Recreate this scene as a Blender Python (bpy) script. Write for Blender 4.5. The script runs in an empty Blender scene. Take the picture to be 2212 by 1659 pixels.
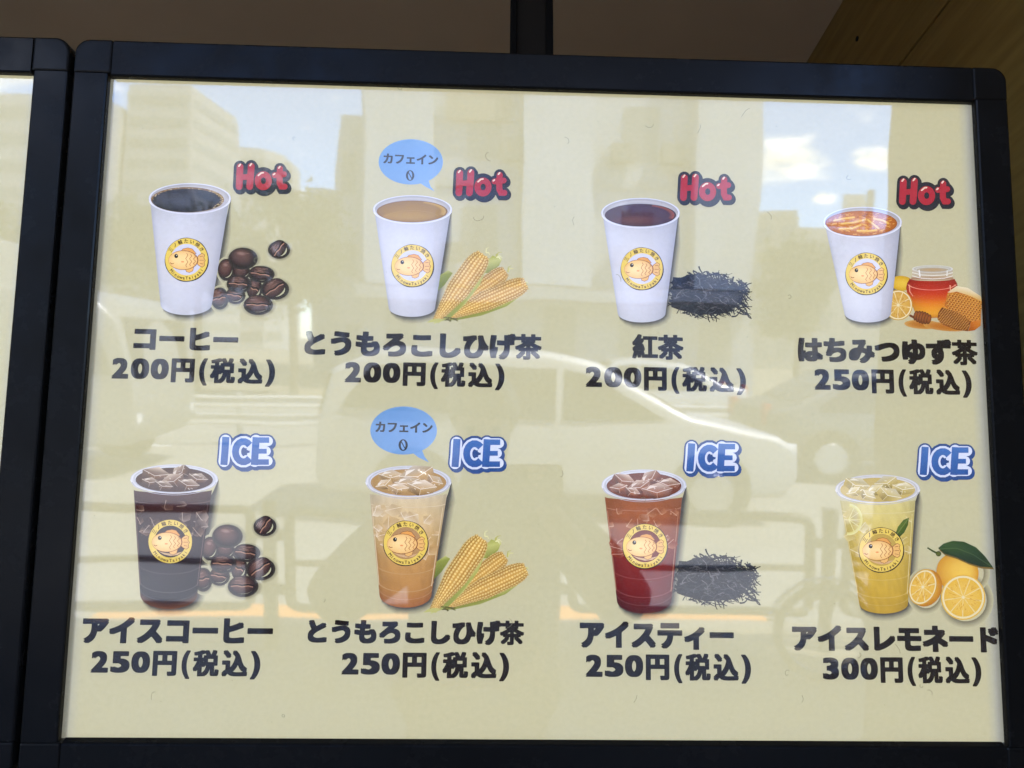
import bpy, bmesh, math, random
from math import sin, cos, pi, radians
from mathutils import Vector, Matrix

random.seed(7)
S = bpy.context.scene
COL = S.collection

# ------------------------------------------------------------------ pose measured from the photograph
# sign frame: u right, v up along the sign, w out of the sign towards the viewer (metres, origin = middle of the opening)
R = ((0.9993533, 0.0151902, 0.0325921), (0.0186693, -0.9938393, -0.1092469), (0.0307318, 0.1097847, -0.9934802))
CAM_S = Vector((-0.051294, -0.0630531, 0.6906106))
FPX = 1700.0
TILT = radians(9.3)                      # the boards lean forward, facing slightly down
ZS = 1.55
S2W = Matrix(((1, 0, 0), (0, -sin(TILT), -cos(TILT)), (0, cos(TILT), -sin(TILT))))
SIGN = Matrix.Translation((0, 0, ZS)) @ S2W.to_4x4()

# ------------------------------------------------------------------ camera
camd = bpy.data.cameras.new('camera')
cam = bpy.data.objects.new('camera', camd); COL.objects.link(cam)
camd.sensor_width = 36; camd.lens = 36 * FPX / 2212
camd.clip_start = 0.02; camd.clip_end = 2000
Rm = Matrix(R)
right_s = Rm.transposed() @ Vector((1, 0, 0)); up_s = Rm.transposed() @ Vector((0, -1, 0)); fwd_s = Rm.transposed() @ Vector((0, 0, 1))
rot = Matrix((S2W @ right_s, S2W @ up_s, S2W @ -fwd_s)).transposed().to_4x4()
CAM_W = SIGN @ CAM_S
cam.matrix_world = Matrix.Translation(CAM_W) @ rot
S.camera = cam

# ------------------------------------------------------------------ sky, sun, exposure
EXPO = 3.7
SUN_DIR = Vector((0.75, 0.36, 1.25)).normalized()       # towards the sun
W = bpy.data.worlds.new('World'); S.world = W; W.use_nodes = True
nt = W.node_tree; nt.nodes.clear()
wo = nt.nodes.new('ShaderNodeOutputWorld'); bg = nt.nodes.new('ShaderNodeBackground')
sky = nt.nodes.new('ShaderNodeTexSky'); sky.sky_type = 'NISHITA'; sky.sun_disc = False
sky.sun_elevation = math.asin(SUN_DIR.z); sky.sun_rotation = math.atan2(SUN_DIR.x, SUN_DIR.y)
sky.air_density = 1.0; sky.dust_density = 0.0; sky.ozone_density = 3.0
bg.inputs['Strength'].default_value = 0.15
tc = nt.nodes.new('ShaderNodeTexCoord')
mp = nt.nodes.new('ShaderNodeMapping'); mp.inputs['Scale'].default_value = (1.0, 1.0, 2.4); mp.inputs['Location'].default_value = (0.31, 0.12, 0.05)
nz = nt.nodes.new('ShaderNodeTexNoise'); nz.inputs['Scale'].default_value = 6.5; nz.inputs['Detail'].default_value = 7; nz.inputs['Roughness'].default_value = 0.55
# two cumulus banks low over the street, the rest of the sky nearly clear
def bank(az, el, ra, re):
    d = (cos(radians(el)) * sin(radians(az)), -cos(radians(el)) * cos(radians(az)), sin(radians(el)))
    sub = nt.nodes.new('ShaderNodeVectorMath'); sub.operation = 'SUBTRACT'; sub.inputs[1].default_value = d
    sc = nt.nodes.new('ShaderNodeVectorMath'); sc.operation = 'MULTIPLY'; sc.inputs[1].default_value = (1 / ra, 1 / ra, 1 / re)
    ln = nt.nodes.new('ShaderNodeVectorMath'); ln.operation = 'LENGTH'
    nt.links.new(tc.outputs['Generated'], sub.inputs[0]); nt.links.new(sub.outputs[0], sc.inputs[0]); nt.links.new(sc.outputs[0], ln.inputs[0])
    mr = nt.nodes.new('ShaderNodeMapRange'); mr.inputs['From Min'].default_value = 1.0; mr.inputs['From Max'].default_value = 0.0
    mr.inputs['To Min'].default_value = 0.0; mr.inputs['To Max'].default_value = 1.0
    nt.links.new(ln.outputs['Value'], mr.inputs['Value'])
    return mr.outputs[0]
banks = [bank(19.8, 12.6, 0.085, 0.036), bank(26.0, 12.3, 0.045, 0.022), bank(22.8, 9.9, 0.02, 0.010), bank(-13.6, 9.5, 0.04, 0.022),
         bank(-31, 16, 0.12, 0.05)]
acc = banks[0]
for b in banks[1:]:
    m = nt.nodes.new('ShaderNodeMath'); m.operation = 'MAXIMUM'
    nt.links.new(acc, m.inputs[0]); nt.links.new(b, m.inputs[1]); acc = m.outputs[0]
nt.links.new(tc.outputs['Generated'], mp.inputs['Vector']); nt.links.new(mp.outputs[0], nz.inputs['Vector'])
nz.inputs['Scale'].default_value = 26
ad = nt.nodes.new('ShaderNodeMath'); ad.operation = 'MULTIPLY_ADD'; ad.inputs[1].default_value = 1.7; ad.inputs[2].default_value = -0.90
nt.links.new(nz.outputs['Fac'], ad.inputs[0])
a2 = nt.nodes.new('ShaderNodeMath'); a2.operation = 'ADD'; nt.links.new(ad.outputs[0], a2.inputs[0]); nt.links.new(acc, a2.inputs[1])
ramp = nt.nodes.new('ShaderNodeMapRange'); ramp.interpolation_type = 'SMOOTHSTEP'
ramp.inputs['From Min'].default_value = 0.08; ramp.inputs['From Max'].default_value = 0.85
nt.links.new(a2.outputs[0], ramp.inputs['Value'])
mx = nt.nodes.new('ShaderNodeMix'); mx.data_type = 'RGBA'
tint = nt.nodes.new('ShaderNodeVectorMath'); tint.operation = 'MULTIPLY'; tint.inputs[1].default_value = (0.64, 0.76, 1.04)   # the picture is balanced for the lamps of the board
nt.links.new(sky.outputs[0], tint.inputs[0])
nt.links.new(ramp.outputs[0], mx.inputs['Factor']); nt.links.new(tint.outputs[0], mx.inputs[6]); cl = nt.nodes.new('ShaderNodeMapRange'); cl.inputs['From Min'].default_value = 0.35; cl.inputs['From Max'].default_value = 0.7; cl.inputs['To Min'].default_value = 4.2; cl.inputs['To Max'].default_value = 8.2
nt.links.new(nz.outputs['Fac'], cl.inputs['Value'])
cv = nt.nodes.new('ShaderNodeVectorMath'); cv.operation = 'SCALE'; cv.inputs[0].default_value = (0.98, 1.0, 1.03); nt.links.new(cl.outputs[0], cv.inputs['Scale']); nt.links.new(cv.outputs[0], mx.inputs[7])
nt.links.new(mx.outputs[2], bg.inputs['Color']); nt.links.new(bg.outputs[0], wo.inputs['Surface'])

sund = bpy.data.lights.new('sun', 'SUN'); sund.energy = 3.2; sund.angle = radians(0.5); sund.color = (1, 0.98, 0.95)
sun = bpy.data.objects.new('sun', sund); COL.objects.link(sun)
sun.rotation_euler = (-SUN_DIR).to_track_quat('-Z', 'Y').to_euler(); sun.location = (20, -20, 60)
vs = S.view_settings; vs.view_transform = 'Standard'; vs.look = 'None'; vs.exposure = EXPO; vs.gamma = 1; vs.use_curve_mapping = False
S.render.engine = 'CYCLES'
S.cycles.max_bounces = 10; S.cycles.transparent_max_bounces = 12; S.cycles.sample_clamp_indirect = 6
S.cycles.use_denoising = True

# ------------------------------------------------------------------ helpers
def lin(c):
    c = c / 255.0
    return c / 12.92 if c <= 0.04045 else ((c + 0.055) / 1.055) ** 2.4
def L3(c): return tuple(lin(x) for x in c)

MATS = {}
def mat(name, color, rough=0.6, metal=0.0, spec=0.5, noise=None, bump=None, emis=None, scuff=False):
    """procedural Principled material; noise = (scale, amount), bump = (scale, strength)"""
    if name in MATS: return MATS[name]
    m = bpy.data.materials.new(name); m.use_nodes = True; n = m.node_tree; b = n.nodes['Principled BSDF']
    b.inputs['Base Color'].default_value = (*color, 1); b.inputs['Roughness'].default_value = rough
    b.inputs['Metallic'].default_value = metal; b.inputs['Specular IOR Level'].default_value = spec
    t = n.nodes.new('ShaderNodeTexCoord')
    if noise:
        nz = n.nodes.new('ShaderNodeTexNoise'); nz.inputs['Scale'].default_value = noise[0]; nz.inputs['Detail'].default_value = 6
        n.links.new(t.outputs['Object'], nz.inputs['Vector'])
        mr = n.nodes.new('ShaderNodeMapRange'); mr.inputs['From Min'].default_value = 0.3; mr.inputs['From Max'].default_value = 0.7
        mr.inputs['To Min'].default_value = 1 - noise[1]; mr.inputs['To Max'].default_value = 1 + noise[1]
        n.links.new(nz.outputs['Fac'], mr.inputs['Value'])
        vm = n.nodes.new('ShaderNodeVectorMath'); vm.operation = 'SCALE'; vm.inputs[0].default_value = color
        n.links.new(mr.outputs[0], vm.inputs['Scale']); n.links.new(vm.outputs[0], b.inputs['Base Color'])
    if bump:
        nb = n.nodes.new('ShaderNodeTexNoise'); nb.inputs['Scale'].default_value = bump[0]; nb.inputs['Detail'].default_value = 4
        n.links.new(t.outputs['Object'], nb.inputs['Vector'])
        bp = n.nodes.new('ShaderNodeBump'); bp.inputs['Strength'].default_value = bump[1]; bp.inputs['Distance'].default_value = 0.002
        n.links.new(nb.outputs['Fac'], bp.inputs['Height']); n.links.new(bp.outputs[0], b.inputs['Normal'])
    if scuff:                                             # handled plastic: smears change the gloss from place to place
        sn = n.nodes.new('ShaderNodeTexNoise'); sn.inputs['Scale'].default_value = 22; sn.inputs['Detail'].default_value = 8; sn.inputs['Roughness'].default_value = 0.7
        n.links.new(t.outputs['Object'], sn.inputs['Vector'])
        sr = n.nodes.new('ShaderNodeMapRange'); sr.inputs['From Min'].default_value = 0.35; sr.inputs['From Max'].default_value = 0.7
        sr.inputs['To Min'].default_value = rough * 0.8; sr.inputs['To Max'].default_value = rough * 1.7
        n.links.new(sn.outputs['Fac'], sr.inputs['Value']); n.links.new(sr.outputs[0], b.inputs['Roughness'])
    if emis:
        b.inputs['Emission Color'].default_value = (*emis[0], 1); b.inputs['Emission Strength'].default_value = emis[1]
    MATS[name] = m; return m

def tag(o, label=None, cat=None, group=None, kind=None):
    if label: o['label'] = label
    if cat: o['category'] = cat
    if group: o['group'] = group
    if kind: o['kind'] = kind
    return o
def empty(name, loc=(0, 0, 0), rz=0.0, mw=None):
    o = bpy.data.objects.new(name, None); COL.objects.link(o); o.empty_display_size = 0.1
    if mw is not None: o.matrix_world = mw
    else: o.location = loc; o.rotation_euler = (0, 0, rz)
    return o
def obj(name, bm, m, parent=None, bevel=0.0, smooth=False):
    me = bpy.data.meshes.new(name)
    bmesh.ops.recalc_face_normals(bm, faces=bm.faces)
    bm.to_mesh(me); bm.free()
    for mm in (m if isinstance(m, (list, tuple)) else [m]): me.materials.append(mm)
    if smooth:
        for p in me.polygons: p.use_smooth = True
    o = bpy.data.objects.new(name, me); COL.objects.link(o)
    if parent: o.parent = parent
    if bevel:
        bv = o.modifiers.new('bevel', 'BEVEL'); bv.width = bevel; bv.segments = 3; bv.limit_method = 'ANGLE'; bv.angle_limit = radians(40)
    return o
def box(bm, x0, x1, y0, y1, z0, z1):
    r = bmesh.ops.create_cube(bm, size=1.0)
    bmesh.ops.scale(bm, vec=(x1 - x0, y1 - y0, z1 - z0), verts=r['verts'])
    bmesh.ops.translate(bm, vec=((x0 + x1) / 2, (y0 + y1) / 2, (z0 + z1) / 2), verts=r['verts'])
    return r['verts']
def tube(bm, pts, r, seg=10, closed=False):
    pts = [Vector(p) for p in pts]; n = len(pts); rings = []
    for i, p in enumerate(pts):
        a = pts[(i - 1) % n] if (closed or i) else p; b = pts[(i + 1) % n] if (closed or i < n - 1) else p
        d = (b - a).normalized(); up = Vector((0, 0, 1)) if abs(d.z) < 0.9 else Vector((1, 0, 0))
        s = d.cross(up).normalized(); t = s.cross(d)
        rings.append([bm.verts.new(p + s * r * cos(2 * pi * k / seg) + t * r * sin(2 * pi * k / seg)) for k in range(seg)])
    for i in range(n if closed else n - 1):
        A, B = rings[i], rings[(i + 1) % n]
        for k in range(seg): bm.faces.new((A[k], A[(k + 1) % seg], B[(k + 1) % seg], B[k]))
    if not closed:
        bm.faces.new(rings[0]); bm.faces.new(rings[-1][::-1])
def prism(bm, prof, x0, x1, axis='x', taper=None):
    """closed profile [(a, b)] extruded along an axis"""
    def pt(a, b, t): return {'x': (t, a, b), 'y': (a, t, b), 'z': (a, b, t)}[axis]
    A = [bm.verts.new(pt(a, b, x0)) for a, b in prof]; B = [bm.verts.new(pt(a, b, x1)) for a, b in prof]
    n = len(prof); bm.faces.new(A); bm.faces.new(B[::-1])
    for i in range(n): bm.faces.new((A[i], A[(i + 1) % n], B[(i + 1) % n], B[i]))
def cyl(bm, c, r, h, axis='z', seg=24, r2=None):
    q = bmesh.ops.create_cone(bm, cap_ends=True, segments=seg, radius1=r, radius2=r if r2 is None else r2, depth=h)
    M = {'z': Matrix.Identity(3), 'x': Matrix.Rotation(pi / 2, 3, 'Y'), 'y': Matrix.Rotation(pi / 2, 3, 'X')}[axis]
    for v in q['verts']: v.co = M @ v.co + Vector(c)
def copy_tree(o, parent=None):
    c = o.copy(); COL.objects.link(c)
    if parent: c.parent = parent
    for ch in list(o.children): copy_tree(ch, c)
    return c

# ------------------------------------------------------------------ materials of the shop
M_frame = mat('black_frame_plastic', (0.0062, 0.0052, 0.0042), 0.20, spec=0.065, bump=(900, 0.03), scuff=True)
M_gap = mat('black_gap', (0.004, 0.004, 0.004), 0.7, spec=0.1)
M_ceil = mat('brown_ceiling_paint', (0.36, 0.262, 0.158), 0.85, spec=0.1, noise=(3, 0.06))
M_post = mat('dark_post_steel', (0.007, 0.005, 0.003), 0.7, spec=0.08)
M_flange = mat('black_flange_steel', (0.003, 0.0025, 0.002), 0.8, spec=0.04)

def wood_mat():
    m = bpy.data.materials.new('stained_plywood'); m.use_nodes = True; n = m.node_tree; b = n.nodes['Principled BSDF']
    t = n.nodes.new('ShaderNodeTexCoord'); mp = n.nodes.new('ShaderNodeMapping'); mp.inputs['Scale'].default_value = (1, 2.2, 26)
    nz = n.nodes.new('ShaderNodeTexNoise'); nz.inputs['Scale'].default_value = 2.2; nz.inputs['Detail'].default_value = 8
    n.links.new(t.outputs['Object'], mp.inputs['Vector']); n.links.new(mp.outputs[0], nz.inputs['Vector'])
    cr = n.nodes.new('ShaderNodeValToRGB'); e = cr.color_ramp.elements
    e[0].position = 0.25; e[0].color = (0.128, 0.073, 0.015, 1); e[1].position = 0.75; e[1].color = (0.20, 0.123, 0.031, 1)
    n.links.new(nz.outputs['Fac'], cr.inputs['Fac']); n.links.new(cr.outputs[0], b.inputs['Base Color'])
    b.inputs['Roughness'].default_value = 0.6; b.inputs['Specular IOR Level'].default_value = 0.2
    return m
M_wood = wood_mat()

def pane_mat():
    m = bpy.data.materials.new('clear_acrylic'); m.use_nodes = True; n = m.node_tree; n.nodes.clear()
    o = n.nodes.new('ShaderNodeOutputMaterial'); mixs = n.nodes.new('ShaderNodeMixShader')
    tr = n.nodes.new('ShaderNodeBsdfTransparent'); gl = n.nodes.new('ShaderNodeBsdfGlossy'); gl.inputs['Roughness'].default_value = 0.028
    fr = n.nodes.new('ShaderNodeFresnel'); fr.inputs['IOR'].default_value = 1.66
    t = n.nodes.new('ShaderNodeTexCoord'); nz = n.nodes.new('ShaderNodeTexNoise'); nz.inputs['Scale'].default_value = 7; nz.inputs['Detail'].default_value = 1
    n.links.new(t.outputs['Object'], nz.inputs['Vector'])
    bp = n.nodes.new('ShaderNodeBump'); bp.inputs['Strength'].default_value = 0.5; bp.inputs['Distance'].default_value = 0.0008
    n.links.new(nz.outputs['Fac'], bp.inputs['Height']); n.links.new(bp.outputs[0], gl.inputs['Normal'])
    n.links.new(fr.outputs[0], mixs.inputs[0]); n.links.new(tr.outputs[0], mixs.inputs[1]); n.links.new(gl.outputs[0], mixs.inputs[2])
    # a thin, uneven film of dust and wiping marks on the face
    df = n.nodes.new('ShaderNodeBsdfDiffuse'); df.inputs['Color'].default_value = (0.80, 0.76, 0.68, 1)
    mp = n.nodes.new('ShaderNodeMapping'); mp.inputs['Rotation'].default_value = (0, 0, 0.5); mp.inputs['Scale'].default_value = (1, 3.5, 1)
    n2 = n.nodes.new('ShaderNodeTexNoise'); n2.inputs['Scale'].default_value = 4.5; n2.inputs['Detail'].default_value = 6
    n.links.new(t.outputs['Object'], mp.inputs['Vector']); n.links.new(mp.outputs[0], n2.inputs['Vector'])
    mr = n.nodes.new('ShaderNodeMapRange'); mr.inputs['From Min'].default_value = 0.3; mr.inputs['From Max'].default_value = 0.7
    mr.inputs['To Min'].default_value = 0.008; mr.inputs['To Max'].default_value = 0.040
    n.links.new(n2.outputs['Fac'], mr.inputs['Value'])
    m2 = n.nodes.new('ShaderNodeMixShader'); n.links.new(mr.outputs[0], m2.inputs[0]); n.links.new(mixs.outputs[0], m2.inputs[1]); n.links.new(df.outputs[0], m2.inputs[2])
    n.links.new(m2.outputs[0], o.inputs['Surface'])
    return m
M_pane = pane_mat()
def clear_mat():
    m = bpy.data.materials.new('acrylic_back'); m.use_nodes = True; n = m.node_tree; n.nodes.clear()
    o = n.nodes.new('ShaderNodeOutputMaterial'); tr = n.nodes.new('ShaderNodeBsdfTransparent'); n.links.new(tr.outputs[0], o.inputs['Surface']); return m
M_clear = clear_mat()

BACKLIGHT = 1.0 / 2 ** EXPO * 0.93
def print_mat():
    """translucent backlit print: the ink colours are stored per vertex, an LED panel shines through them"""
    m = bpy.data.materials.new('backlit_print'); m.use_nodes = True; n = m.node_tree; b = n.nodes['Principled BSDF']
    at = n.nodes.new('ShaderNodeAttribute'); at.attribute_name = 'ink'
    t = n.nodes.new('ShaderNodeTexCoord'); nz = n.nodes.new('ShaderNodeTexNoise'); nz.inputs['Scale'].default_value = 260; nz.inputs['Detail'].default_value = 4
    n.links.new(t.outputs['Object'], nz.inputs['Vector'])
    mr = n.nodes.new('ShaderNodeMapRange'); mr.inputs['From Min'].default_value = 0.25; mr.inputs['From Max'].default_value = 0.75
    mr.inputs['To Min'].default_value = 0.965; mr.inputs['To Max'].default_value = 1.035
    n.links.new(nz.outputs['Fac'], mr.inputs['Value'])
    vm = n.nodes.new('ShaderNodeVectorMath'); vm.operation = 'SCALE'
    n.links.new(at.outputs['Color'], vm.inputs[0]); n.links.new(mr.outputs[0], vm.inputs['Scale'])
    s2 = n.nodes.new('ShaderNodeVectorMath'); s2.operation = 'SCALE'; s2.inputs['Scale'].default_value = 0.45
    n.links.new(vm.outputs[0], s2.inputs[0]); n.links.new(s2.outputs[0], b.inputs['Base Color'])
    n.links.new(vm.outputs[0], b.inputs['Emission Color']); b.inputs['Emission Strength'].default_value = BACKLIGHT
    b.inputs['Roughness'].default_value = 0.8; b.inputs['Specular IOR Level'].default_value = 0.0
    return m
M_print = print_mat()

# ------------------------------------------------------------------ flat printing on the poster
PW = -0.0042                                   # the print lies this far behind the face of the acrylic
def P(x, y, w=PW):
    """point of the poster (metres) from a position measured on the photograph (2212 x 1659 grid)"""
    d = Rm.transposed() @ Vector(((x - 1106) / FPX, (y - 829.5) / FPX, 1))
    k = (w - CAM_S.z) / d.z
    p = CAM_S + d * k
    return (p.x, p.y)

PAPER = (192, 186, 151)
class Ink:
    """layered flat colour shapes of one printed picture, gathered into one mesh"""
    STEP = 1.2e-6
    def __init__(self, f=None, z0=2e-5):
        self.V = []; self.F = []; self.C = []; self.z = z0; self.f = f or (lambda x, y: (x, y))
    def _add(self, pts, cols):
        i0 = len(self.V)
        for p, c in zip(pts, cols):
            x, y = self.f(*p); self.V.append((x, y, self.z)); self.C.append(c)
        return i0
    lock = False
    def up(self):
        if not self.lock: self.z += Ink.STEP
    def poly(self, pts, col, raw=None):
        self.up(); cols = col if isinstance(col, list) else [col] * len(pts)
        i = self._add(pts, [L3(c) for c in cols]); self.F.append(tuple(range(i, i + len(pts))))
    def grid(self, rows, cols):
        """rows of points, same length; cols same layout"""
        self.up(); i = []
        for r, c in zip(rows, cols): i.append(self._add(r, [L3(x) for x in c]))
        n = len(rows[0])
        for a in range(len(rows) - 1):
            for k in range(n - 1): self.F.append((i[a] + k, i[a] + k + 1, i[a + 1] + k + 1, i[a + 1] + k))
    def blob(self, cx, cy, rx, ry, rot, cin, cout, hx=0.0, hy=0.0, n=24, rings=(0.0, 0.45, 0.75, 1.0), a0=0, a1=2 * pi):
        """ellipse shaded from an (offset) centre to its rim"""
        rows, cols = [], []
        for t in rings:
            row, cc = [], []
            for k in range(n + 1):
                a = a0 + (a1 - a0) * k / n; ex, ey = rx * cos(a), ry * sin(a)
                ox, oy = hx * rx * (1 - t), hy * ry * (1 - t)
                X, Y = ex * t + ox, ey * t + oy
                row.append((cx + X * cos(rot) - Y * sin(rot), cy + X * sin(rot) + Y * cos(rot)))
                s = t * t; cc.append(tuple(cin[j] * (1 - s) + cout[j] * s for j in range(3)))
            rows.append(row); cols.append(cc)
        self.grid(rows, cols)
    def disc(self, cx, cy, rx, ry, col, rot=0.0, n=28):
        self.poly([(cx + rx * cos(2 * pi * k / n) * cos(rot) - ry * sin(2 * pi * k / n) * sin(rot),
                    cy + rx * cos(2 * pi * k / n) * sin(rot) + ry * sin(2 * pi * k / n) * cos(rot)) for k in range(n)], col)
    def ring(self, cx, cy, rx, ry, t0, t1, c0, c1, n=40, a0=0, a1=2 * pi):
        r0 = [(cx + rx * t0 * cos(a0 + (a1 - a0) * k / n), cy + ry * t0 * sin(a0 + (a1 - a0) * k / n)) for k in range(n + 1)]
        r1 = [(cx + rx * t1 * cos(a0 + (a1 - a0) * k / n), cy + ry * t1 * sin(a0 + (a1 - a0) * k / n)) for k in range(n + 1)]
        self.grid([r0, r1], [[c0] * (n + 1), [c1] * (n + 1)])
    def stroke(self, pts, w, col, w1=None, cap=True):
        """polyline of width w (tapering to w1) with round ends, as one outline"""
        n = len(pts); Lf, Rt = [], []
        for i, (x, y) in enumerate(pts):
            a = pts[max(i - 1, 0)]; b = pts[min(i + 1, n - 1)]
            dx, dy = b[0] - a[0], b[1] - a[1]; l = math.hypot(dx, dy) or 1
            ww = (w + ((w if w1 is None else w1) - w) * i / max(n - 1, 1)) / 2
            nx, ny = -dy / l * ww, dx / l * ww
            if 0 < i < n - 1:
                d1 = (x - a[0], y - a[1]); d2 = (b[0] - x, b[1] - y); q = (math.hypot(*d1) * math.hypot(*d2)) or 1
                c = max(-0.6, min(1, (d1[0] * d2[0] + d1[1] * d2[1]) / q)); k = 1 / math.sqrt((1 + c) / 2); nx *= k; ny *= k
            Lf.append((x + nx, y + ny)); Rt.append((x - nx, y - ny))
        self.up(); i = self._add(Lf + Rt, [L3(col)] * (2 * n))
        for k in range(n - 1): self.F.append((i + k, i + k + 1, i + n + k + 1, i + n + k))
        if cap:
            self.disc(pts[0][0], pts[0][1], w / 2, w / 2, col, n=14); q = (w if w1 is None else w1) / 2
            if q > 0.2 * w / 2: self.disc(pts[-1][0], pts[-1][1], q, q, col, n=14)
    def build(self, name, parent, label=None, m=None):
        me = bpy.data.meshes.new(name); me.from_pydata([(x, y, PW + z) for x, y, z in self.V], [], self.F)
        at = me.attributes.new('ink', 'FLOAT_COLOR', 'POINT')
        at.data.foreach_set('color', [v for c in self.C for v in (*c, 1.0)])
        me.materials.append(m or M_print); me.update()
        o = bpy.data.objects.new(name, me); COL.objects.link(o); o.parent = parent
        if label: o['label'] = label
        return o

# outline lettering from Blender's built-in typeface
GLYPH = {}
def glyphs(strings):
    tmp = []
    for s in strings:
        if s in GLYPH: continue
        c = bpy.data.curves.new('lettering', 'FONT'); c.body = s; c.resolution_u = 5
        o = bpy.data.objects.new('lettering', c); COL.objects.link(o); tmp.append((s, o, c))
    dg = bpy.context.evaluated_depsgraph_get()
    for s, o, c in tmp:
        me = o.evaluated_get(dg).to_mesh()
        GLYPH[s] = ([(v.co.x, v.co.y) for v in me.vertices], [tuple(p.vertices) for p in me.polygons])
        o.evaluated_get(dg).to_mesh_clear()
    for s, o, c in tmp:
        bpy.data.objects.remove(o); bpy.data.curves.remove(c)
def gbox(s):
    V = GLYPH[s][0]; xs = [v[0] for v in V]; ys = [v[1] for v in V]
    return min(xs), max(xs), min(ys), max(ys)
def put_glyph(ink, s, fn, col, bx=0.0, by=0.0, n=12, thin=None):
    """lay the shape s through fn(x, y); bx, by = boldness (in em) in each direction"""
    V, F = GLYPH[s]; c = L3(col)
    sq = lambda t: math.copysign(abs(t) ** 0.35, t)
    offs = [(0, 0)] + ([(bx * sq(cos(2 * pi * (k + 0.5) / n)), by * sq(sin(2 * pi * (k + 0.5) / n))) for k in range(n)] if bx else [])
    for ox, oy in offs:
        ink.up(); i = len(ink.V)
        for x, y in V:
            q = 0.64 if thin and thin[0] <= x < thin[1] else 1.0
            a, b = fn(x + ox * q, y + oy * q); ink.V.append((a, b, ink.z)); ink.C.append(c)
        for f in F: ink.F.append(tuple(i + k for k in f))
def fit(s, x0, x1, y0, y1, bx, by):
    a, b, c, d = gbox(s); a -= bx; b += bx; c -= by; d += by
    return lambda x, y: (x0 + (x - a) / (b - a) * (x1 - x0), y0 + (y - c) / (d - c) * (y1 - y0))

# ================================================================== shop interior that shows above and beside the boards
SHOP_W0, SHOP_W1, CEIL_Z = -2.7, 0.80, 2.8
bm = bmesh.new(); box(bm, SHOP_W0, SHOP_W1 - 0.003, -1.05, 3.6, CEIL_Z, CEIL_Z + 0.12)
tag(obj('ceiling', bm, M_ceil), kind='structure')
bm = bmesh.new(); box(bm, SHOP_W0, SHOP_W1 - 0.003, 3.603, 3.75, 0.0, CEIL_Z + 0.12)
tag(obj('back_wall', bm, M_ceil), 'plain dark brown wall deep inside the shop', 'wall')
# stained plywood side wall: an upper and a lower sheet with a thin open joint
ww = empty('wood_wall', (SHOP_W1, -1.0, 0)); tag(ww, 'yellow brown plywood side wall of the shop at right of the boards', 'wall')
JZ = 2.475
bm = bmesh.new(); box(bm, 0, 0.09, 0.0, 4.6, 0.0, JZ - 0.004); obj('plywood_sheet', bm, M_wood, ww, bevel=0.002)
bm = bmesh.new(); box(bm, 0, 0.09, 0.0, 4.6, JZ + 0.0015, CEIL_Z + 0.12); obj('plywood_sheet', bm, M_wood, ww, bevel=0.002)
bm = bmesh.new(); box(bm, 0.012, 0.088, 0.01, 4.58, JZ - 0.0038, JZ + 0.0013); obj('joint', bm, M_gap, ww)
bm = bmesh.new()
for y, z in ((1.86, 2.66), (1.25, 2.66), (0.75, 2.4)): cyl(bm, (-0.0005, y, z), 0.006, 0.003, 'x', 12)
obj('nail_heads', bm, M_gap, ww)
bm = bmesh.new(); box(bm, SHOP_W0 - 0.1, SHOP_W0 - 0.003, -1.0, 3.75, 0, CEIL_Z + 0.12)
tag(obj('side_wall', bm, M_ceil), 'brown painted side wall of the shop beyond the left board', 'wall')
# header over the shop opening with a short awning, both unseen, put in to keep the sun off the boards
hd = empty('shop_front', (0, -1.05, 0)); tag(hd, 'beige upper wall with an unseen header added over the opening to block light', 'shop front')
M_front = mat('beige_render', (0.34, 0.31, 0.26), 0.8, noise=(2, 0.1))
bm = bmesh.new(); box(bm, -6, 6, -0.12, -0.003, 2.42, 9.0); obj('upper_wall', bm, M_front, hd)
bm = bmesh.new(); box(bm, -6, SHOP_W0 - 0.105, -0.12, 0.05, 0, 2.417); obj('pier', bm, M_front, hd)
bm = bmesh.new(); box(bm, SHOP_W1 + 0.095, 6, -0.12, 0.05, 0, 2.417); obj('pier', bm, M_front, hd)
bm = bmesh.new(); box(bm, -2.9, 1.1, -0.95, -0.123, 2.58, 2.65); obj('added_awning', bm, mat('added_awning_brown', (0.06, 0.035, 0.02), 0.8), hd)
# steel channel post right behind the board
ps = empty('support_post', (-0.006, 0.135, 0)); tag(ps, 'dark steel channel post rising behind the board to the ceiling', 'post')
bm = bmesh.new(); box(bm, -0.0175, 0.0175, 0.004, 0.030, 0, CEIL_Z - 0.002); obj('web', bm, M_post, ps)
for x0, x1 in ((-0.0255, -0.0177), (0.0177, 0.0265)):
    bm = bmesh.new(); box(bm, x0, x1, 0.0, 0.034, 0, CEIL_Z - 0.002); obj('flange', bm, M_flange, ps, bevel=0.0015)

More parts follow.
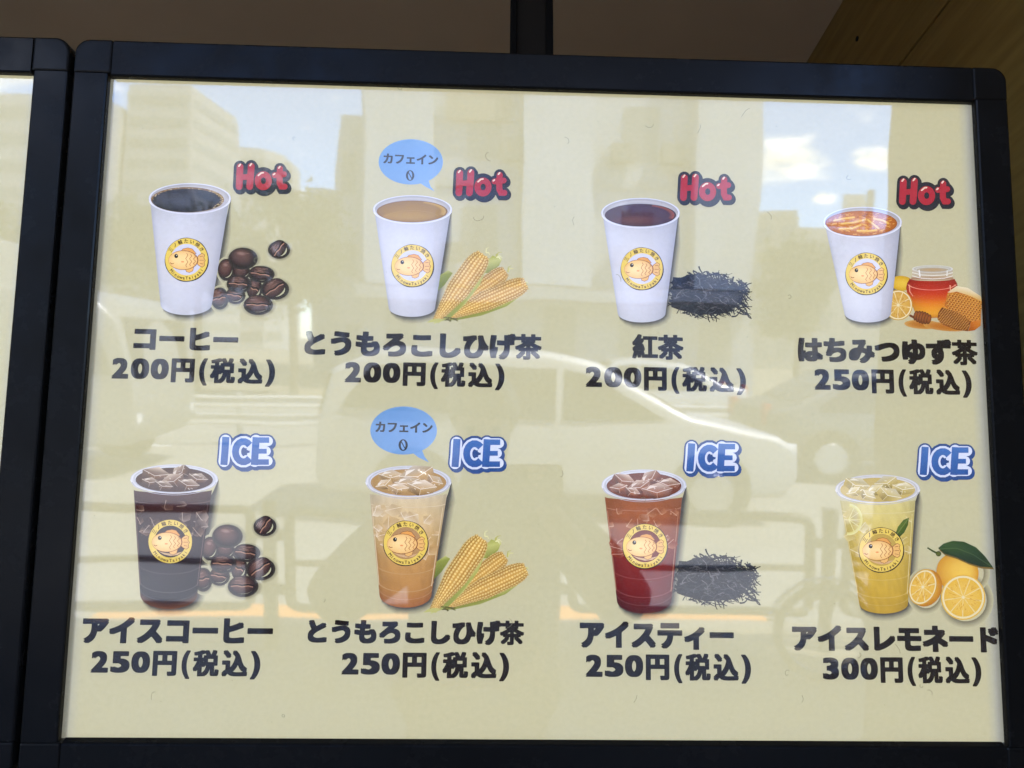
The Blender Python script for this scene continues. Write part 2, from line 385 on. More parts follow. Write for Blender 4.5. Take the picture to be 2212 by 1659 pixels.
# ================================================================== the menu boards
IN_L, IN_R, IN_T, IN_B = -0.3980, 0.3970, 0.2845, -0.2875
OUT_L, OUT_R, OUT_T, OUT_B = -0.4285, 0.4275, 0.3185, -0.3205
FW = 0.007
def rail_profile(outer, inner, ch=0.0):
    s = 1 if outer > inner else -1
    return [(outer, -0.022), (outer, FW - 0.002), (outer - s * 0.0007, FW - 0.0006), (outer - s * 0.002, FW), (inner + s * (0.0016 + ch), FW), (inner + s * (0.0004 + ch), FW - 0.0008), (inner + s * ch * 0.8, FW - 0.002),
            (inner, 0.0003), (inner + s * 0.006, 0.0003), (inner + s * 0.006, -0.022)]
def corner_cap(su, sv):
    ou = OUT_R if su > 0 else OUT_L; iu = 0.3950 * su
    ov = OUT_T if sv > 0 else OUT_B; iv = (IN_T + 0.002) if sv > 0 else (IN_B - 0.002)
    r = 0.0135; pts = [(iu, iv), (ou, iv)]
    cx, cy = ou - su * r, ov - sv * r
    for k in range(11):
        a = (pi / 2) * k / 10; pts.append((cx + su * r * cos(a), cy + sv * r * sin(a)))
    pts.append((iu, ov))
    b = bmesh.new(); prism(b, pts, -0.0225, FW + 0.0003, 'z'); return b
def make_board(label, with_print):
    root = empty('menu_board', mw=SIGN.copy()); tag(root, label, 'menu board', 'framed light panels hung side by side over the counter')
    g = 0.00045
    bm = bmesh.new(); prism(bm, rail_profile(OUT_T, IN_T), -0.395 + g, 0.395 - g, 'x'); obj('frame_rail', bm, M_frame, root)
    bm = bmesh.new(); prism(bm, rail_profile(OUT_B, IN_B, 0.0028), -0.395 + g, 0.395 - g, 'x'); obj('frame_rail', bm, M_frame, root)
    for o, i in ((OUT_L, IN_L), (OUT_R, IN_R)):
        bm = bmesh.new(); prism(bm, rail_profile(o, i), IN_B - 0.002 + 0.0001, IN_T + 0.002 - 0.0001, 'y')
        obj('frame_rail', bm, M_frame, root)
    for su in (-1, 1):
        for sv in (-1, 1): obj('corner_cap', corner_cap(su, sv), M_frame, root, bevel=0.0022)
    bm = bmesh.new(); box(bm, OUT_L + 0.004, OUT_R - 0.004, OUT_B + 0.004, OUT_T - 0.004, -0.024, -0.0075); obj('backing', bm, M_gap, root)
    # acrylic cover: only the front face mirrors the street, back and edges are clear
    bm = bmesh.new(); box(bm, IN_L - 0.005, IN_R + 0.005, IN_B - 0.005, IN_T + 0.005, -0.0020, 0.0)
    o = obj('cover_pane', bm, [M_pane, M_clear], root)
    for p in o.data.polygons: p.material_index = 0 if p.normal.z > 0.5 else 1
    # the paper sheet, the panel's edge lighting painted into its colours at both sides
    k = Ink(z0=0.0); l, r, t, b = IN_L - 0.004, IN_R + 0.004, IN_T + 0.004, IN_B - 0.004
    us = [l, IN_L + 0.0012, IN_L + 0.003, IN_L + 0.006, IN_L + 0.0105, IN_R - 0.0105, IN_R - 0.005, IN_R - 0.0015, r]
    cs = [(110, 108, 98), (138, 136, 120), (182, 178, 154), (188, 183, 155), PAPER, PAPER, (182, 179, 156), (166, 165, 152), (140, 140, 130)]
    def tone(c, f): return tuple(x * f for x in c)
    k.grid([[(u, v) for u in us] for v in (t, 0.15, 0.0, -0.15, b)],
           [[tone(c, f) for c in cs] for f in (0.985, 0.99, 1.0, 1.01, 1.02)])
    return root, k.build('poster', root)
board, poster = make_board('large backlit drinks menu showing hot and iced cups with prices in a black frame', True)

# ---- drink pictures ------------------------------------------------
LOGO_TOP = '三ノ輪たい焼き'; LOGO_BOT = 'MinowaTaiyaki'
NAMES = ['コーヒー', 'とうもろこしひげ茶', '紅茶', 'はちみつゆず茶', 'アイスコーヒー', 'アイスティー', 'アイスレモネード']
glyphs(list(LOGO_TOP) + list(LOGO_BOT) + NAMES + ['2', '3', '5', '0', '円', '(', ')', '税', '込', 'カフェイン', '0'] + list('コーヒ'))

def soft_edge(ink, path, w, cin, cout=PAPER):
    rows = [[], [], [], []]; n = len(path)
    for i, (x, y) in enumerate(path):
        a = path[max(i - 1, 0)]; b = path[min(i + 1, n - 1)]; dx, dy = b[0] - a[0], b[1] - a[1]; l = math.hypot(dx, dy) or 1
        nx, ny = -dy / l, dx / l; f = min(1, i / 3.0, (n - 1 - i) / 3.0) * w + 0.3
        for r, t in zip(rows, (-0.3, 0.12, 0.5, 1.0)): r.append((x - nx * f * t, y - ny * f * t))
    mid = lambda q: tuple(cin[j] * (1 - q) + cout[j] * q for j in range(3))
    ink.grid(rows, [[mid(q)] * n for q in (0, 0.15, 0.65, 1.0)])

def logo(k, cx, cy, r, inner, dark_ring=True, under=None):
    if dark_ring:
        k.poly([(cx + (r * 1.035 + 0.9 * sin(5 * a) * 0.5) * cos(a) + 0.6, cy + (r * 1.035 + 0.7 * sin(7 * a + 1) * 0.5) * sin(a) + 0.6) for a in [2 * pi * i / 44 for i in range(44)]], (44, 38, 38))
    k.blob(cx, cy, r, r, 0, (232, 206, 104), (228, 198, 92), n=40)
    k.disc(cx, cy, r * 0.735, r * 0.735, inner, n=40)
    q = r / 133.0
    def T(pts): return [(cx + x * q, cy + y * q) for x, y in pts]
    if under:
        k.poly(T([(-75, 58), (-40, 78), (0, 88), (45, 82), (75, 62), (40, 70), (0, 74), (-40, 68)]), under)
    brown = (132, 76, 42); body = (230, 182, 110); lightb = (244, 214, 154)
    fin = T([(-40, -48), (-20, -66), (10, -72), (35, -66), (58, -38), (30, -30)])
    k.stroke(fin, 5 * q, brown); k.poly(fin, (224, 160, 84))
    tail = T([(60, -2), (78, -26), (98, -38), (112, -28), (106, -10), (116, 6), (108, 18), (112, 34), (98, 46), (78, 36), (60, 18)])
    k.stroke(tail + tail[:1], 6 * q, brown); k.poly(tail, body)
    for a in ((84, -18, 104, -22), (82, 4, 108, 4), (84, 24, 104, 28)): k.stroke(T([(a[0], a[1]), (a[2], a[3])]), 3 * q, brown)
    outl = [(-22 + 88 * cos(t) * (1.0 if cos(t) < 0 else 1.06), 4 + 58 * sin(t)) for t in [2 * pi * i / 30 for i in range(30)]]
    bf = T([(-6, 58), (0, 74), (18, 80), (38, 70), (44, 48)]); k.stroke(bf, 5 * q, brown); k.poly(bf, body)
    o2 = T(outl); k.stroke(o2 + o2[:2], 6 * q, brown, cap=False)
    k.blob(cx - 22 * q, cy + 4 * q, 90 * q, 58 * q, 0, lightb, (232, 186, 118), hx=-0.25, hy=-0.1, n=30)
    for x0 in (2, 26, 50):
        h = 50 - abs(x0 - 2) * 0.35
        k.stroke(T([(x0 + 7 * sin(i * pi / 2), 2 - h * 0.8 + i * h * 1.7 / 8) for i in range(9)]), 3.2 * q, (160, 100, 56))
    k.disc(cx - 64 * q, cy - 22 * q, 12 * q, 13 * q, (36, 30, 30), n=16)
    k.disc(cx - 61 * q, cy - 26 * q, 3.5 * q, 3.5 * q, (225, 220, 215), n=8)
    k.stroke(T([(-100, 20), (-92, 27), (-80, 24)]), 4 * q, brown)
    k.disc(cx - 24 * q, cy + 14 * q, 10 * q, 5 * q, (228, 150, 100), n=12)
    def arc(s, a0, a1, rr, size, top, bold):
        for i, ch in enumerate(s):
            a = radians(a0 + (a1 - a0) * i / (len(s) - 1)); b = gbox(ch); gx, gy = (b[0] + b[1]) / 2, (0.36 if not top else (b[2] + b[3]) / 2)
            ey = (cos(a), -sin(a)) if top else (-cos(a), sin(a)); ex = (-ey[1], ey[0])
            px, py = cx + rr * cos(a), cy - rr * sin(a)
            def fn(x, y):
                X = (x - gx) * size; Y = (y - gy) * size
                return k.f(px + ex[0] * X + ey[0] * Y, py + ex[1] * X + ey[1] * Y)
            put_glyph(k, ch, fn, (70, 48, 30), bold, bold, n=6)
    arc(LOGO_TOP, 148, 34, r * 0.865, r * 0.22, True, 0.02)
    arc(LOGO_BOT, 217, 325, r * 0.865, r * 0.21, False, 0.02)

def cup_columns(rl, rr, cy, ry, bl, br, bcy, bry, n=26, top=0.965):
    cx, rx = (rl + rr) / 2, (rr - rl) / 2; bx, brx = (bl + br) / 2, (br - bl) / 2
    T = []; B = []
    for i in range(n + 1):
        t = pi * i / n
        T.append((cx - rx * top * cos(t), cy + ry * 0.85 * sin(t))); B.append((bx - brx * cos(t), bcy + bry * sin(t)))
    return T, B
def lerp(a, b, t): return tuple(a[j] + (b[j] - a[j]) * t for j in range(len(a)))
def mixc(stops, t):
    for (t0, c0), (t1, c1) in zip(stops, stops[1:]):
        if t <= t1: return lerp(c0, c1, (t - t0) / (t1 - t0) if t1 > t0 else 0)
    return stops[-1][1]

def hot_cup(rl, rr, rt, rb, bl, br, bcy, bb, liq, logo_at, draw_liquid, label):
    k = Ink(P, 2e-5); cy, ry = (rt + rb) / 2, (rb - rt) / 2; cx, rx = (rl + rr) / 2, (rr - rl) / 2
    T, B = cup_columns(rl, rr, cy, ry, bl, br, bcy, bb - bcy)
    path = [lerp((rr - 2, cy - 4), B[-1], i / 9) for i in range(10)] + [B[i] for i in range(len(B) - 2, 0, -3)]
    soft_edge(k, [(x + 1, y + 1) for x, y in path], 14, (74, 72, 68))
    k.z = 0.0011
    stops = [(0, (174, 175, 190)), (0.07, (200, 200, 211)), (0.3, (208, 208, 219)), (0.6, (204, 204, 216)), (0.88, (189, 189, 201)), (1, (166, 167, 182))]
    n = len(T) - 1
    rows = []; cols = []
    for q in range(7):
        rows.append([lerp(T[i], B[i], q / 6) for i in range(n + 1)])
        f = (0.93, 0.985, 1.0, 1.0, 1.0, 0.985, 0.95)[q]
        cols.append([tuple(c * f for c in mixc(stops, 0.5 - 0.5 * cos(pi * i / n))) for i in range(n + 1)])
    k.grid(rows, cols)
    # rolled rim, inner wall, drink
    k.disc(cx, cy, rx, ry, (172, 174, 192), n=48)
    k.ring(cx, cy - 0.6, rx, ry, 0.955, 0.995, (222, 222, 238), (205, 206, 224), 48)
    k.disc(cx, cy, rx * 0.952, ry * 0.93, (176, 172, 178), n=48)
    k.ring(cx, cy, rx * 0.95, ry * 0.93, 0.80, 1.0, (190, 186, 190), (160, 156, 160), 48, pi, 2 * pi)
    lx0, lx1, ly0, ly1 = liq
    draw_liquid(k, (lx0 + lx1) / 2, (ly0 + ly1) / 2, (lx1 - lx0) / 2, (ly1 - ly0) / 2)
    k.ring(cx, cy + 0.8, rx, ry, 0.945, 1.0, (205, 206, 224), (225, 226, 242), 48, 0.15, pi - 0.15)
    logo(k, *logo_at, (205, 206, 226))
    return k.build('printed_cup', poster, label)

def liq_coffee(k, cx, cy, rx, ry):
    k.disc(cx, cy, rx, ry, (120, 88, 44), n=44)
    k.blob(cx - 1, cy + 1.5, rx * 0.95, ry * 0.92, 0, (24, 18, 20), (34, 24, 22), n=44)
    rnd = random.Random(3)
    for i in range(120):
        a = rnd.uniform(-0.9, 0.75) if i % 3 else rnd.uniform(pi, 1.9 * pi)
        t = rnd.uniform(0.89, 0.985); s = rnd.uniform(0.6, 1.5)
        k.disc(cx + rx * t * cos(a), cy + ry * t * sin(a), s, s * 0.7, rnd.choice([(176, 148, 96), (150, 116, 64), (202, 180, 132)]), n=7)
    k.blob(cx - 10, cy + 5, rx * 0.55, ry * 0.35, 0.1, (38, 34, 42), (25, 19, 21), n=24)
def liq_plain(base, edge, glow, arc=None):
    def f(k, cx, cy, rx, ry):
        k.disc(cx, cy, rx, ry, edge, n=44)
        k.blob(cx, cy + 0.5, rx * 0.955, ry * 0.94, 0, base, lerp(base, edge, 0.5), hx=-0.1, hy=0.3, n=44)
        k.ring(cx, cy, rx * 0.95, ry * 0.94, 0.86, 1.0, lerp(base, glow, 0.2), glow, 30, -1.2, 0.35)
        k.blob(cx - rx * 0.1, cy + ry * 0.42, rx * 0.74, ry * 0.42, 0, lerp(base, glow, 0.32), base, n=30)
        if arc: k.ring(cx, cy + ry * 0.9, rx * 0.86, ry, 0.975, 1.0, arc, lerp(arc, base, 0.6), 30, pi + 0.5, 2 * pi - 0.5)
    return f
def liq_yuzu(k, cx, cy, rx, ry):
    k.disc(cx, cy, rx, ry, (150, 84, 26), n=44)
    k.blob(cx, cy, rx * 0.96, ry * 0.95, 0, (196, 122, 38), (168, 92, 26), n=44)
    rnd = random.Random(5)
    for i in range(150):
        a = rnd.uniform(0, 2 * pi); t = math.sqrt(rnd.random()) * 0.9; x, y = cx + rx * t * cos(a), cy + ry * t * sin(a)
        c = rnd.choice([(214, 152, 60), (176, 96, 28), (226, 172, 84), (150, 80, 24), (206, 136, 44)])
        b = rnd.uniform(-0.5, 0.5); l = rnd.uniform(2, 7)
        k.stroke([(x - l * cos(b), y - l * sin(b)), (x + l * cos(b), y + l * sin(b))], rnd.uniform(0.8, 2.2), c, cap=False)
    for a in [(-0.55, 0.05, -0.2, -0.05, 0.12, -0.28), (-0.6, 0.45, -0.25, 0.42, -0.02, 0.15), (0.18, -0.25, 0.32, 0.05, 0.48, 0.42), (-0.1, 0.6, 0.2, 0.62, 0.42, 0.55), (0.35, -0.35, 0.6, -0.2, 0.75, 0.02), (-0.75, -0.2, -0.5, -0.35, -0.2, -0.45)]:
        pts = [(cx + rx * a[2 * i], cy + ry * a[2 * i + 1]) for i in range(3)]
        k.stroke(pts, 6, (196, 132, 36)); k.stroke([(x, y - 0.8) for x, y in pts], 3.6, (230, 186, 84))

hot_cup(322, 500, 397, 463, 348, 458.5, 658, 681, (327, 485, 405, 460), (404, 561.5, 46), liq_coffee, 'hot paper cup of black coffee')
hot_cup(806, 977, 423, 484, 840, 940, 665, 685, (814, 967, 434, 481), (891, 574.5, 45), liq_plain((160, 120, 26), (126, 90, 22), (190, 152, 66), (184, 150, 74)), 'hot paper cup of amber corn tea')
hot_cup(1298, 1468, 429, 493, 1334, 1437, 677, 697, (1306, 1460, 441, 490), (1386, 581, 45), liq_plain((70, 26, 22), (58, 24, 20), (150, 72, 30)), 'hot paper cup of red black tea')
hot_cup(1777, 1947, 448, 514, 1823, 1923, 677, 697, (1781, 1937, 456, 511), (1870, 592, 44.5), liq_yuzu, 'hot paper cup of orange yuzu tea with peel')

def iced_cup(rl, rr, rt, rb, tl, tr, ty, bl, br, bcy, bb, vert, ice, logo_at, inner, label, dark_ring=True, extra=None, seed=1, rim=(204, 205, 216)):
    k = Ink(P, 2e-5); rnd = random.Random(seed)
    cy, ry = (rt + rb) / 2, (rb - rt) / 2; cx, rx = (rl + rr) / 2, (rr - rl) / 2
    n = 26; T = []; B = []
    tcx, trx = (tl + tr) / 2, (tr - tl) / 2; bcx, brx = (bl + br) / 2, (br - bl) / 2
    for i in range(n + 1):
        t = pi * i / n
        T.append((tcx - trx * cos(t), ty + (rb - ty) * sin(t) - 2)); B.append((bcx - brx * cos(t), bcy + (bb - bcy) * sin(t)))
    path = [lerp((rr - 1, cy), (tr + 3, ty + 8), i / 3) for i in range(3)] + [lerp((tr + 1, ty + 10), B[-1], i / 8) for i in range(9)] + [B[i] for i in range(n - 1, 0, -3)]
    soft_edge(k, [(x + 1, y + 1) for x, y in path], 16, (66, 64, 62))
    k.z = 0.0011
    rows, cols = [], []; m = 14
    for q in range(m + 1):
        rows.append([lerp(T[i], B[i], q / m) for i in range(n + 1)]); base = mixc(vert, q / m); cc = []
        for i in range(n + 1):
            s = 0.5 - 0.5 * cos(pi * i / n); e = abs(s - 0.5) * 2
            f = 1.03 - 0.16 * e ** 3 + rnd.uniform(-0.035, 0.035); c = tuple(x * f for x in base)
            if i in (0, n): c = lerp(c, (168, 166, 180), 0.45)
            cc.append(c)
        cols.append(cc)
    k.grid(rows, cols)
    # moulded bands of the plastic cup and lighter glints
    for q, w in ((0.10, 1.5), (0.70, 1.2), (0.86, 1.6), (0.93, 1.0)):
        c = lerp(mixc(vert, q), (228, 222, 220), 0.22)
        k.stroke([lerp(T[i], B[i], q) for i in range(1, n, 2)], w, c, cap=False)
    for i0 in (2, n - 3):
        k.stroke([lerp(T[i0], B[i0], q / 8) for i0_ in (0,) for q in range(1, 8)], 1.6, lerp(vert[1][1], (225, 215, 215), 0.25), cap=False)
    # ice in the upper half of the drink, seen through the wall
    for j in range(ice['inside']):
        a = rnd.uniform(0.14, 0.86); q = rnd.uniform(0.10, ice.get('deep', 0.42)); i = int(a * n); x, y = lerp(T[i], B[i], q)
        s = rnd.uniform(8, 17); rr_ = rnd.uniform(0, pi); c = lerp(mixc(vert, q), rnd.choice(ice['tones']), rnd.uniform(0.12, 0.5))
        pts = [(x + s * 1.25 * rnd.uniform(0.7, 1.1) * cos(rr_ + t), y + s * rnd.uniform(0.7, 1.1) * sin(rr_ + t)) for t in (0, 1.3, 2.6, 3.9, 5.2)]
        lo_, hi_ = min(T[i0][0] for i0 in (1,)) + 4, T[n - 1][0] - 4
        pts = [(max(lo_ + (q * 10), min(hi_ - q * 10, px_)), py_) for px_, py_ in pts]
        lt = lerp(c, ice['tones'][0], 0.35); dk = lerp(mixc(vert, q), (40, 18, 8), 0.12)
        k.poly(pts, [lt, dk, c, lerp(c, dk, 0.6), lerp(c, lt, 0.5)])
        k.stroke([pts[0], lerp(pts[1], pts[4], 0.4), pts[2]], 1.2, lerp(c, ice['tones'][0], 0.55), cap=False)
    if extra: extra(k, T, B)
    # mouth: clear rolled rim, drink surface, cubes standing out of it
    k.disc(cx, cy, rx, ry, rim, n=48)
    k.ring(cx, cy, rx, ry, 0.955, 1.0, lerp(rim, (235, 235, 245), 0.6), lerp(rim, (150, 150, 165), 0.5), 48)
    k.ring(cx, cy, rx, ry, 0.90, 0.955, lerp(rim, (165, 163, 172), 0.8), rim, 48)
    surf = ice['surface']; k.blob(cx, cy + 2, rx * 0.885, ry * 0.84, 0, lerp(surf, (200, 190, 180), 0.12), surf, n=40)
    ul, um, ud = ice['tones'][0], ice['tones'][1], lerp(surf, (24, 12, 8), 0.35)
    cubes = [(-0.46, -0.34, 0.36, 0.5), (0.16, -0.50, 0.40, -0.4), (0.58, -0.10, 0.33, 0.7), (-0.08, 0.06, 0.34, -0.7), (-0.58, 0.20, 0.27, -0.2), (0.30, 0.42, 0.33, 0.25), (-0.24, 0.50, 0.28, 0.6)]
    for u, v, sz, ro in cubes:
        sz *= rnd.uniform(0.8, 1.1); ro += rnd.uniform(-0.5, 0.5)
        x = cx + rx * (u + rnd.uniform(-0.05, 0.05)); y = cy + 2 + ry * 0.80 * v - (5 if v < -0.2 else 2); s = rx * sz * rnd.uniform(0.9, 1.15); ro += rnd.uniform(-0.25, 0.25)
        q = lambda a, b_: (x + s * (a * cos(ro) - b_ * 0.62 * sin(ro)), y + s * (a * sin(ro) * 0.5 + b_ * 0.62 * cos(ro)))
        tl, tp, tr, md, bl_, bt, br_ = q(-0.95, -0.15), q(0.05, -0.75), q(0.95, -0.25), q(0.0, 0.25), q(-0.80, 0.62), q(0.05, 0.98), q(0.82, 0.55)
        j = lambda c: (lambda f: tuple(cc * f for cc in c))(rnd.uniform(0.84, 1.08))
        k.poly([tl, tp, tr, md], [j(lerp(surf, ul, 0.45)), j(lerp(surf, ul, 0.86)), j(lerp(surf, ul, 0.5)), j(lerp(surf, um, 0.5))])
        k.poly([tl, md, bt, bl_], [j(lerp(surf, ul, 0.30)), j(lerp(surf, um, 0.6)), j(ud), j(lerp(surf, um, 0.25))])
        k.poly([md, tr, br_, bt], [j(lerp(surf, um, 0.7)), j(lerp(surf, ul, 0.36)), j(surf), j(lerp(surf, ud, 0.7))])
        hl = lerp(ul, (240, 236, 232), 0.45)
        k.stroke([tl, md, tr], 1.3, lerp(surf, hl, 0.85), cap=False); k.stroke([md, bt], 1.0, lerp(surf, hl, 0.55), cap=False)
        for _ in range(3):
            gx, gy = q(rnd.uniform(-0.7, 0.7), rnd.uniform(-0.5, 0.6)); gl = rnd.uniform(2, 6); ga = rnd.uniform(-0.8, 0.8)
            k.stroke([(gx, gy), (gx + gl * cos(ga), gy + gl * sin(ga))], rnd.uniform(0.9, 2.2), lerp(surf, hl, rnd.uniform(0.5, 0.95)), cap=False)
        if rnd.random() < 0.6: k.poly([lerp(tl, md, 0.3), lerp(tl, tp, 0.5), lerp(tp, md, 0.35)], lerp(surf, hl, 0.9))
    k.ring(cx, cy, rx, ry, 0.93, 1.005, lerp(rim, (150, 148, 158), 0.25), lerp(rim, (240, 240, 250), 0.5), 40, 0.05, pi - 0.05)
    k.ring(cx, cy + 3.5, rx * 0.985, ry, 0.965, 1.0, lerp(rim, (120, 116, 126), 0.5), lerp(rim, (190, 188, 200), 0.5), 40, 0.1, pi - 0.1)
    logo(k, *logo_at, inner, dark_ring, under=(206, 170, 130) if dark_ring else (200, 165, 120))
    return k.build('printed_cup', poster, label)

iced_cup(283, 472, 1003, 1066, 290, 459, 1060, 304, 427, 1284, 1315,
         [(0, (74, 40, 32)), (0.12, (58, 28, 22)), (0.35, (44, 22, 19)), (0.7, (34, 20, 19)), (0.93, (24, 16, 17)), (1, (104, 62, 38))],
         dict(inside=16, top=9, tones=[(224, 206, 186), (150, 100, 58)], surface=(66, 38, 26)), (369, 1169.5, 47), (52, 36, 34), 'clear cup of dark iced coffee', dark_ring=False, seed=11)
iced_cup(790, 975, 1006, 1074, 799, 966, 1068, 820, 932, 1284, 1312,
         [(0, (204, 188, 158)), (0.2, (208, 182, 138)), (0.42, (200, 166, 112)), (0.6, (186, 142, 84)), (0.85, (176, 128, 68)), (1, (158, 98, 54))],
         dict(inside=26, top=9, tones=[(236, 226, 214), (206, 172, 120)], surface=(172, 136, 86), deep=0.52), (876.5, 1173, 47.5), (176, 138, 92), 'clear cup of amber iced corn tea', seed=12)
iced_cup(1299, 1482, 1014, 1081, 1306, 1473, 1075, 1332, 1450, 1296, 1325,
         [(0, (150, 90, 56)), (0.15, (158, 92, 54)), (0.36, (140, 68, 40)), (0.52, (124, 34, 22)), (0.85, (108, 22, 18)), (1, (74, 24, 24))],
         dict(inside=24, top=10, tones=[(236, 216, 198), (190, 118, 68)], surface=(108, 54, 34), deep=0.5), (1392.5, 1179.5, 47.5), (110, 36, 26), 'clear cup of red iced tea', seed=13)
def lemonade_extra(k, T, B):
    # pale lemon round behind the wall at left, a mint leaf at right
    k.ring(1832, 1122, 30, 34, 0.82, 1.0, (214, 206, 128), (226, 220, 160), 30, -1.5, 1.7)
    for a in (-1.1, -0.55, 0, 0.55, 1.1): k.stroke([(1832, 1122), (1832 + 26 * cos(a), 1122 + 29 * sin(a))], 1.6, (220, 212, 150), cap=False)
    leaf = [(1931, 1158), (1938, 1138), (1950, 1123), (1962, 1118), (1960, 1134), (1952, 1150), (1942, 1160)]
    k.poly(leaf, [(74, 92, 34), (92, 112, 44), (66, 90, 36), (84, 104, 42), (52, 76, 26), (60, 84, 30), (56, 78, 28)])
    k.stroke([(1933, 1158), (1946, 1140), (1960, 1121)], 1.3, (126, 136, 66), cap=False)
    k.stroke([(1931, 1158), (1926, 1166)], 1.6, (90, 104, 40), cap=False)
iced_cup(1803, 1986, 1025, 1087, 1813, 1976, 1082, 1855, 1960, 1304, 1325,
         [(0, (206, 194, 134)), (0.2, (206, 188, 112)), (0.5, (198, 170, 76)), (0.85, (190, 156, 54)), (1, (180, 146, 50))],
         dict(inside=16, top=8, tones=[(228, 222, 202), (204, 184, 116)], surface=(194, 172, 104), deep=0.5), (1902, 1187.5, 47.5), (186, 158, 78), 'clear cup of yellow iced lemonade with mint', extra=lemonade_extra, seed=14, rim=(206, 204, 206))

# ---- ingredients beside the cups ----------------------------------
def shifted(ref, dst, sc=1.0):
    a, b = P(*ref), P(*dst)
    def f(x, y):
        p = P(x, y); return (b[0] + (p[0] - a[0]) * sc, b[1] + (p[1] - a[1]) * sc)
    return f
def beans(f, label):
    k = Ink(f, 2.5e-4); rnd = random.Random(2)
    L = [(487, 580, 16, 21, 0.2, 0), (473, 642, 17, 21, -0.2, 1), (520, 586, 18, 13, 0.1, 0), (507, 636, 19, 16, 0.2, 1), (523, 556, 28, 21, 0.15, 0), (548, 621, 15, 22, 0.35, 1), (515, 611, 24, 17, 0.1, 1),
         (563, 590, 25, 16, 0.18, 1), (592, 622, 27, 20, -0.55, 2), (556, 656, 28, 19, 0.05, 1), (601, 537, 21, 17, -0.9, 1)]
    for x, y, a, b, r, s in L:
        k.ring(x + 3, y + 4, a, b, 0.9, 1.42, (96, 90, 76), PAPER, 24)
    for x, y, a, b, r, s in L:
        d = rnd.uniform(0.85, 1.1)
        k.ring(x + 2, y + 3, a * 1.02, b * 1.02, 0.8, 1.12, (30, 22, 20), (60, 52, 44), 22)
        a *= 0.95; b *= 0.95
        k.blob(x, y, a, b, r, tuple(c * d for c in (104, 72, 62)), tuple(c * d for c in (40, 26, 24)), hx=-0.15, hy=-0.35, n=22)
        q = lambda u, v: (x + u * a * cos(r) - v * b * sin(r), y + u * a * sin(r) + v * b * cos(r))
        for t in range(5):
            u0 = rnd.uniform(-0.6, 0.1); v0 = rnd.uniform(-0.75, -0.2); k.stroke([q(u0, v0), q(u0 + 0.5, v0 + rnd.uniform(-0.1, 0.1))], 1.2, (128, 96, 82), cap=False)
        if s:
            k.stroke([q(-0.9, 0.15), q(-0.4, 0.02), q(0.0, 0.12), q(0.45, -0.02), q(0.92, 0.1)], 4.5, (24, 14, 13), cap=False)
            k.stroke([q(-0.88, 0.22), q(-0.4, 0.12), q(0.0, 0.22), q(0.45, 0.10), q(0.85, 0.2)], 2.2, (166, 122, 98), cap=False)
            if s == 1: k.stroke([q(-0.6, -0.1), q(-0.2, -0.16), q(0.3, -0.14)], 1.2, (134, 98, 82), cap=False)
        else:
            k.blob(*q(-0.1, -0.38), a * 0.45, b * 0.25, r, (146, 114, 104), (96, 64, 54), n=14)
    return k.build('printed_beans', poster, label)
beans(P, 'roasted beans beside the hot coffee cup')
beans(shifted((592, 622), (561, 1226)), 'roasted beans beside the iced coffee cup')

